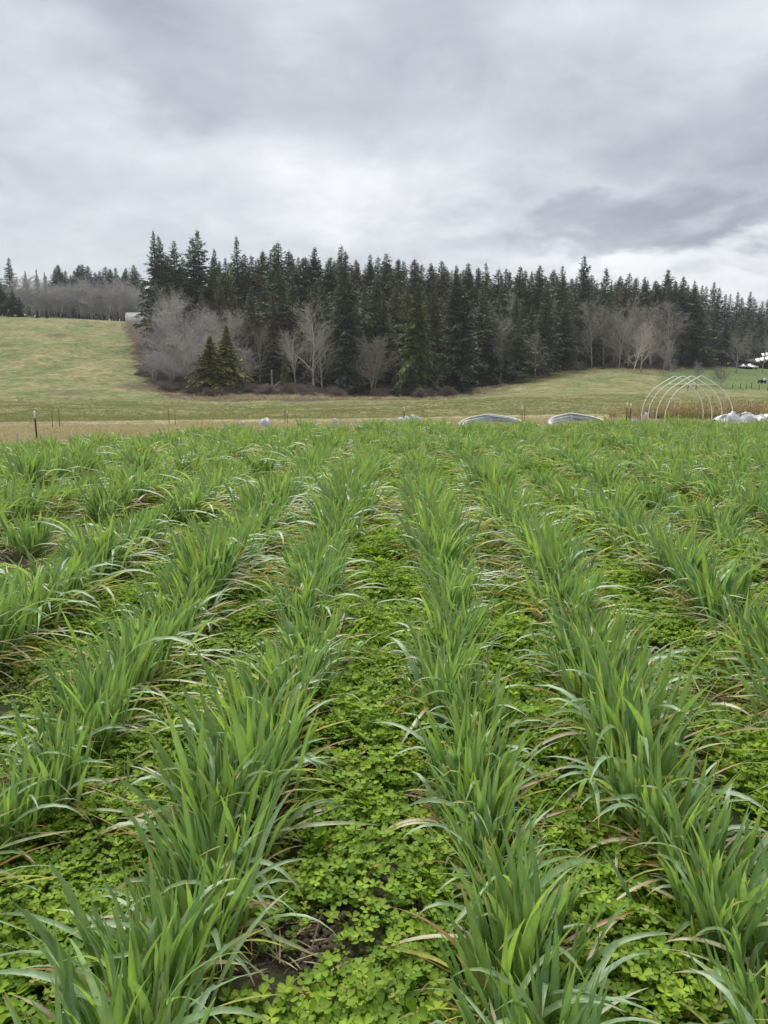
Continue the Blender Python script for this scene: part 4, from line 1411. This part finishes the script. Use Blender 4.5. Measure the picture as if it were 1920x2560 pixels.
t_post(94, 1027, 23.5, 'black steel stake with tall white tip at the left field edge', True, 0.024, lean=-0.02)
t_post(134, 1024, 34, 'thin leaning rusty stake, left of the pair past the white tipped stake', False, 0.014, lean=0.05)
t_post(153, 1022, 34, 'thin upright rusty stake, right of the pair past the white tipped stake', False, 0.014)
t_post(426, 1020, 37, 'thin leaning rusty stake, left of the pair below the bare shrubs', False, 0.014, lean=-0.03)
t_post(441, 1024, 37, 'thin upright rusty stake, right of the pair below the bare shrubs', False, 0.014)
t_post(714, 1021, 39, 'thin tall rusty stake, left of the pair near the white sacks', False, 0.014)
t_post(720, 1026, 39, 'short stake with small white tip, right of the pair near the white sacks', True, 0.014)
t_post(1010, 1017, 40, 'dark stake with white tip standing behind the white sack heap', True, 0.024)
t_post(1303, 1014, 41, 'stake with white tip between the two hoop piles', True, 0.018)
t_post(1309, 1008, 41.4, 'taller rusty stake between the two hoop piles', False, 0.016)
t_post(1563, 1006, 42, 'white tipped stake, left of the pair beside the hoop house frame', True, 0.022)
t_post(1572, 1008, 42, 'white tipped stake, right of the pair beside the hoop house frame', True, 0.022)
t_post(1759, 1000, 47.5, 'rusty stake among the weeds inside the hoop frame', False, 0.018)
t_post(1772, 988, 47.8, 'tall rusty stake among the weeds inside the hoop frame', False, 0.018)
wp = MB()
tube(wp, [(0, 0, 0), (0.01, 0, 0.6), (0, 0, 1.2)], [0.07, 0.065, 0.06], 6)
wp_me = wp.mesh('wooden_post', M_RUST)
for i, (px, py) in enumerate(((1690, 972), (1710, 972), (1730, 971), (1820, 966), (1854, 969), (1867, 968), (1886, 971), (1907, 973), (1840, 968))):
    h_ = hit(px, py + 4, 90, 175)
    h_[1] = min(h_[1], 150)
    xw = (px - 960) / F_PX * h_[1]
    o = link('fence_post', wp_me, None, (xw, h_[1], Hs(xw, h_[1]) - 0.1), (0, tre.uniform(-0.06, 0.06), 0), (1, 1, tre.uniform(0.8, 1.1)))
    tag(o, 'short weathered wooden post in the fence line below the lawn', 'post', 'wooden posts below the lawn')


# ================================================================== white sacks and plastic sheeting
def lump(seed, sx, sy, sz, fold=0.18):
    r = random.Random(seed)
    nu, nv = 22, 10
    mb = MB()
    th = np.linspace(0, 2 * math.pi, nu, endpoint=False)
    ph = np.linspace(0.0, 1.0, nv)
    T_, Q = np.meshgrid(th, ph)
    rad_ = 1 + fold * (vnoise(np.cos(T_) * 2 + seed, np.sin(T_) * 2 + Q * 2, seed) - 0.5) * 2 + 0.10 * np.sin(T_ * r.randrange(3, 6) + seed)
    cq = np.cos(Q * math.pi / 2) ** 0.6
    zz_ = np.sin(Q * math.pi / 2)
    X_ = sx * rad_ * cq * np.cos(T_)
    Y_ = sy * rad_ * cq * np.sin(T_)
    Z_ = sz * zz_ * (0.8 + 0.5 * vnoise(np.cos(T_) * 3 + 5, np.sin(T_) * 3 + seed, 7))
    v = np.stack([X_, Y_, Z_], -1).reshape(-1, 3)
    i = np.arange(nv - 1)[:, None] * nu
    j = np.arange(nu)[None]
    q = np.stack([i + j, i + (j + 1) % nu, i + nu + (j + 1) % nu, i + nu + j], -1).reshape(-1, 4)
    mb.add(v, q)
    return mb.mesh('sack', M_PLASTIC, True)


def sack(px, py, wpx, hpx, Y, label, group=None, seed=1):
    s = Y / F_PX
    c_ = P(px, py, Y)
    gz = Hs(c_[0], Y)
    top = (c_[2] - gz + hpx * s * 0.5) * 0.92
    me = lump(seed, wpx * s * 0.5, wpx * s * 0.4, top)
    return tag(link('white_sack', me, None, (c_[0], Y, gz), (0, 0, tre.uniform(0, 0.6))), label, 'sack', group)


sack(43, 1085, 6, 7, 22.5, 'small white scrap left of the black stake', seed=3)
sack(101, 1088, 6, 6, 22.8, 'small white scrap at the foot of the black stake', seed=4)
sack(607, 1057, 14, 6, 33.5, 'small white sack left of the larger white sack', seed=5)
sack(663, 1053, 31, 11, 34.5, 'larger single white sack at the field edge left of centre', seed=6)
sack(837, 1051, 12, 6, 35.5, 'small white sack alone near the middle of the field edge', seed=7)
sack(856, 1055, 8, 4, 35.5, 'tiny white sack beside the small middle sack', seed=8)
sack(958, 1055, 12, 6, 36, 'small white sack left of the sack heap', seed=9)
sack(976, 1052, 11, 7, 36, 'small white sack next to the sack heap', seed=10)
for i, (px, py, w, h) in enumerate(((1002, 1050, 20, 9), (1016, 1048, 18, 10), (1030, 1046, 20, 12), (1043, 1047, 16, 12), (1053, 1050, 14, 8))):
    sack(px, py, w, h, 36.2 + 0.1 * i, 'white sack, %s from the left in the heap in front of the dark stake' % ORD[i], 'heap of white sacks', 20 + i)
sack(1614, 1039, 14, 11, 41.2, 'white sack at the left foot of the hoop house frame', seed=31)
tub = MB()
box(tub, (-0.16, -0.12, 0), (0.16, 0.12, 0.24))
box(tub, (-0.18, -0.14, 0.245), (0.18, 0.14, 0.30))
c_ = P(1588, 1040, 41.5)
o = link('plastic_tub', None, None, (c_[0], 41.5, Hs(c_[0], 41.5)))
tag(o, 'small white tub with faded red lid by the hoop house frame', 'tub')
tb = MB()
for lo, hi in (((-0.15, -0.11, 0), (0.15, 0.11, 0.26)), ((-0.165, -0.125, 0.2), (0.165, 0.125, 0.23))):
    box(tb, lo, hi)
link('body', tb.mesh('tub_body', M_WHITE), o)
tb = MB()
box(tb, (-0.175, -0.135, 0.262), (0.175, 0.135, 0.32))
box(tb, (-0.10, -0.08, 0.321), (0.10, 0.08, 0.335))
link('lid', tb.mesh('tub_lid', M_RED), o)
# crumpled sheet
a0, a1 = P(1788, 1040, 41.3), P(1945, 1040, 41.3)
nu, nv = 70, 16
U_, V_ = np.meshgrid(np.linspace(0, 1, nu), np.linspace(-1, 1, nv))
prof = np.interp(U_, [0, 0.06, 0.14, 0.22, 0.262, 0.285, 0.31, 0.40, 0.48, 0.55, 0.62, 0.70, 0.78, 0.84, 0.92, 1.0], [0.25, 0.34, 0.45, 0.50, 0.60, 0.66, 0.46, 0.48, 0.60, 0.56, 0.42, 0.44, 0.40, 0.48, 0.36, 0.3])
Z_ = prof * (1 - np.abs(V_) ** 1.7) + (vnoise(U_ * 24, V_ * 4, 12) - 0.5) * 0.14 + (vnoise(U_ * 50, V_ * 9, 13) - 0.5) * 0.07
Z_ = np.maximum(Z_, 0.0) * (1 - np.abs(V_) ** 6) + 0.01 - TILT * 41.3
X_ = a0[0] + (a1[0] - a0[0]) * U_ + (vnoise(U_ * 14, V_ * 5, 15) - 0.5) * 0.12
Y_ = 41.3 + V_ * 0.55 + (vnoise(U_ * 10, V_ * 3, 16) - 0.5) * 0.3
mb = MB()
ii = (np.arange(nv - 1)[:, None] * nu + np.arange(nu - 1)[None]).ravel()
mb.add(np.stack([X_, Y_, Z_], -1).reshape(-1, 3), np.stack([ii, ii + 1, ii + nu + 1, ii + nu], 1))
tag(link('plastic_sheet', mb.mesh('plastic_sheet', M_PLASTIC, True)), 'long crumpled heap of white plastic sheeting right of the hoop frame', 'plastic sheet')

# ================================================================== buildings and things on the far lawn
xw = (331 - 960) / F_PX * 217
zb = Hs(xw + 2.5, 217) + 0.55
shed = link('white_shed', None, None, (xw, 217, zb))
tag(shed, 'low white shed on the hill crest half hidden by the tall fir', 'shed')
mb = MB()
box(mb, (0, 0, -1.4), (7.0, 3.0, 1.75))
link('wall', mb.mesh('wall', M_WHITE), shed)
mb = MB()
mb.add([(-0.2, -0.2, 1.752), (7.2, -0.2, 1.752), (7.2, 3.2, 1.752), (-0.2, 3.2, 1.752), (-0.2, 1.5, 2.05), (7.2, 1.5, 2.05)], [np.array([[0, 1, 5, 4], [2, 3, 4, 5], [0, 3, 2, 1]]), np.array([[0, 4, 3], [1, 2, 5]])])
link('roof', mb.mesh('roof', plain('pale_roof', (0.55, 0.55, 0.54), 0.6)), shed)
for x0, x1 in ((3.0, 3.9), (5.2, 6.1)):
    mb = MB()
    for lo, hi in (((x0, -0.05, 0.55), (x0 + 0.08, 0.02, 1.4)), ((x1 - 0.08, -0.05, 0.55), (x1, 0.02, 1.4)), ((x0 + 0.081, -0.05, 0.55), (x1 - 0.081, 0.02, 0.63)), ((x0 + 0.081, -0.05, 1.32), (x1 - 0.081, 0.02, 1.4))):
        box(mb, lo, hi)
    w_ = link('window', mb.mesh('window', M_WHITE), shed)
    mb = MB()
    box(mb, (x0 + 0.081, -0.02, 0.631), (x1 - 0.081, 0.0, 1.319))
    link('pane', mb.mesh('pane', M_BLUEGLASS), w_)

# open farm shed at the right edge
Yb = 220.0
xb = (1874 - 960) / F_PX * Yb
zb = Hs(xb + 4, Yb)
barn = link('open_farm_shed', None, None, (xb, Yb, zb))
tag(barn, 'dark open sided farm shed with white roof panels at the right edge', 'shed')
M_ROOFP = plain('white_roof_sheet', (0.80, 0.81, 0.82), 0.4, 0.4, (1.0, 0.9, 1.05))


def sloped(mb, x0, x1, z0, z1, y0, y1, t=0.06):
    # sheet rising to the right and away from the viewer
    v = [(x0, y0, z0), (x1, y0, z1), (x1, y1, z1 + 0.9), (x0, y1, z0 + 0.9)]
    v = v + [(a, b_, c - t) for a, b_, c in v]
    mb.add(v, np.array([[0, 1, 2, 3], [7, 6, 5, 4], [0, 4, 5, 1], [1, 5, 6, 2], [2, 6, 7, 3], [3, 7, 4, 0]]))


for tier, (x0, n, zl, slope, wd) in enumerate(((0.0, 9, 2.0, 0.20, 1.05), (2.2, 7, 3.5, 0.22, 0.75))):
    for i in range(n):
        mb = MB()
        xa = x0 + i * (wd + 0.22)
        sloped(mb, xa, xa + wd, zl + (xa - x0) * slope, zl + (xa + wd - x0) * slope, -0.2 + tier * 1.2, 0.9 + tier * 1.2)
        link('roof_panel', mb.mesh('roof_panel', M_ROOFP), barn)
mb = MB()
sloped(mb, -0.3, 11.5, 1.86, 1.86 + 11.8 * 0.20, -0.4, 7.0, 0.15)
link('roof_deck', mb.mesh('roof_deck', M_DARK), barn)
for i in range(5):
    mb = MB()
    x_ = 0.6 + i * 2.4
    box(mb, (x_, 0, -0.3), (x_ + 0.22, 0.22, 1.75 + x_ * 0.2))
    box(mb, (x_ - 0.1, -0.1, -0.3), (x_ + 0.32, 0.32, 0.05))
    link('post', mb.mesh('post', M_DARK), barn)
mb = MB()
box(mb, (-0.2, 6.0, -0.3), (11.4, 6.15, 2.3))
link('back_wall', mb.mesh('back_wall', M_DARK), barn)


def car(px, py, Y, paint, label):
    h_ = hit(px, py, 180, 260)
    Y = min(max(h_[1], 205), 216)
    xw = (px - 960) / F_PX * Y
    root = link('parked_car', None, None, (xw, Y, Hs(xw, Y)), (0, 0, 0.25))
    tag(root, label, 'car', 'cars parked by the farm shed')
    # facing the viewer: width along x, length along y
    sec = [(0.0, 0.30, 0.72), (0.25, 0.28, 0.86), (1.2, 0.28, 0.95), (3.6, 0.28, 0.98), (4.2, 0.34, 0.9), (4.3, 0.4, 0.8)]
    mb = MB()
    vs = []
    for y_, z0, z1 in sec:
        for sx_2, zz2 in ((-0.82, z0), (-0.88, (z0 + z1) / 2), (-0.80, z1), (0.80, z1), (0.88, (z0 + z1) / 2), (0.82, z0)):
            vs.append((sx_2, y_, zz2))
    fs = [[i * 6 + j, i * 6 + (j + 1) % 6, (i + 1) * 6 + (j + 1) % 6, (i + 1) * 6 + j] for i in range(5) for j in range(6)]
    mb.add(vs, [np.array(fs), np.array([[5, 4, 3, 2, 1, 0]]), np.array([[30, 31, 32, 33, 34, 35]])])
    link('body', mb.mesh('car_body', paint, True), root)
    mb = MB()
    a, b_ = [(-0.76, 1.05, 0.95), (0.76, 1.05, 0.95), (0.76, 3.7, 0.97), (-0.76, 3.7, 0.97)], [(-0.58, 1.75, 1.46), (0.58, 1.75, 1.46), (0.58, 3.2, 1.46), (-0.58, 3.2, 1.46)]
    mb.add(a + b_, np.array([[0, 1, 5, 4], [1, 2, 6, 5], [2, 3, 7, 6], [3, 0, 4, 7], [4, 5, 6, 7]]))
    link('cabin', mb.mesh('car_cabin', paint), root)
    mb = MB()
    mb.add([(-0.66, 1.12, 1.01), (0.66, 1.12, 1.01), (0.54, 1.66, 1.41), (-0.54, 1.66, 1.41)], np.array([[0, 1, 2, 3]]))
    link('windscreen', mb.mesh('windscreen', M_GLASS), root)
    for sx_2 in (-0.6, 0.6):
        mb = MB()
        box(mb, (sx_2 - 0.14, -0.02, 0.60), (sx_2 + 0.14, 0.08, 0.74))
        link('headlight', mb.mesh('headlight', M_WHITE), root)
        for y_ in (0.8, 3.4):
            mb = MB()
            th = np.arange(14) / 14 * 6.2832
            w0 = 0.7 if sx_2 > 0 else -0.7
            ring = lambda xx: np.stack([np.full(14, xx), y_ + 0.32 * np.cos(th), 0.32 + 0.32 * np.sin(th)], 1)
            mb.add(np.concatenate([ring(w0), ring(w0 + math.copysign(0.2, sx_2))]), [np.array([[k, (k + 1) % 14, 14 + (k + 1) % 14, 14 + k] for k in range(14)]), np.array([list(range(14))]), np.array([list(range(14, 28))])])
            link('wheel', mb.mesh('wheel', M_RUBBER), root)
    return root


car(1858, 920, 212, M_CAR_DARK, 'black car parked on the lawn beside the big bare tree')
car(1874, 921, 212, M_CAR_SILVER, 'silver car parked next to the black car by the shed')
# yellow sign
h_ = hit(1821, 917, 180, 260)
sg = link('yellow_sign', None, None, (h_[0], h_[1], h_[2]))
tag(sg, 'small bright yellow sign on a short stake by the bare tree', 'sign')
mb = MB()
box(mb, (-0.03, 0, -0.1), (0.03, 0.05, 0.85))
link('stake', mb.mesh('sign_stake', M_DARK), sg)
mb = MB()
mb.add([(-0.40, -0.01, 0.95), (-0.1, -0.01, 0.72), (0.42, -0.01, 1.12), (0.38, -0.01, 1.28), (0.0, -0.01, 1.05), (-0.32, -0.01, 1.12), (-0.40, 0.03, 0.95), (-0.1, 0.03, 0.72), (0.42, 0.03, 1.12), (0.38, 0.03, 1.28), (0.0, 0.03, 1.05), (-0.32, 0.03, 1.12)],
       [np.array([[0, 1, 4, 5], [1, 2, 3, 4], [11, 10, 7, 6], [10, 9, 8, 7], [0, 6, 7, 1], [1, 7, 8, 2], [2, 8, 9, 3], [3, 9, 10, 4], [4, 10, 11, 5], [5, 11, 6, 0]])])
link('panel', mb.mesh('sign_panel', M_YELLOW), sg)
# bench
h_ = hit(1809, 921, 170, 260)
bn = link('bench', None, None, (h_[0], h_[1], h_[2]))
tag(bn, 'low dark wooden bench on the lawn left of the bare tree', 'bench')
mb = MB()
box(mb, (-1.1, 0, 0.42), (1.1, 0.4, 0.52))
link('seat', mb.mesh('bench_seat', M_DARK), bn)
for x_ in (-0.95, 0.85):
    mb = MB()
    box(mb, (x_, 0.05, -0.2), (x_ + 0.12, 0.35, 0.418))
    link('leg', mb.mesh('bench_leg', M_DARK), bn)
# riding mower
h_ = hit(1905, 958, 100, 240)
mw = link('riding_mower', None, None, (h_[0], h_[1], h_[2]), (0, 0, 0.4))
tag(mw, 'small dark riding mower parked on the lawn at the right edge', 'mower')
mb = MB()
box(mb, (-0.9, -0.3, 0.3), (0.0, 0.3, 0.75))
box(mb, (0.001, -0.35, 0.3), (0.8, 0.35, 0.55))
link('body', mb.mesh('mower_body', M_CAR_DARK), mw)
mb = MB()
box(mb, (0.3, -0.25, 0.552), (0.75, 0.25, 0.68))
box(mb, (0.65, -0.25, 0.682), (0.78, 0.25, 1.1))
link('seat', mb.mesh('mower_seat', M_WHITE), mw)
mb = MB()
box(mb, (-0.15, -0.02, 0.752), (-0.1, 0.02, 1.0))
box(mb, (-0.22, -0.18, 1.001), (-0.05, 0.18, 1.05))
link('steering_wheel', mb.mesh('mower_wheel', M_RUBBER), mw)
for x_, y_, rd in ((-0.7, -0.42, 0.22), (-0.7, 0.30, 0.22), (0.45, -0.48, 0.32), (0.45, 0.34, 0.32)):
    mb = MB()
    th = np.arange(12) / 12 * 6.2832
    ring = lambda yy: np.stack([x_ + rd * np.cos(th), np.full(12, yy), rd + rd * np.sin(th)], 1)
    mb.add(np.concatenate([ring(y_), ring(y_ + 0.14)]), [np.array([[k, (k + 1) % 12, 12 + (k + 1) % 12, 12 + k] for k in range(12)]), np.array([list(range(12))]), np.array([list(range(12, 24))])])
    link('wheel', mb.mesh('wheel', M_RUBBER), mw)

# ================================================================== thin damp air
mb = MB()
box(mb, (-1700, -420, -1.6), (1700, 2600, 75))
M_AIR = bpy.data.materials.new('damp_air')
M_AIR.use_nodes = True
an = M_AIR.node_tree.nodes
an.clear()
a_out = an.new('ShaderNodeOutputMaterial')
a_vol = an.new('ShaderNodeVolumePrincipled')
a_vol.inputs['Color'].default_value = (0.86, 0.90, 0.95, 1)
a_vol.inputs['Density'].default_value = 0.0002
M_AIR.node_tree.links.new(a_vol.outputs[0], a_out.inputs['Volume'])
tag(link('haze', mb.mesh('haze', M_AIR)), 'thin grey haze over the valley', 'haze', kind='stuff')
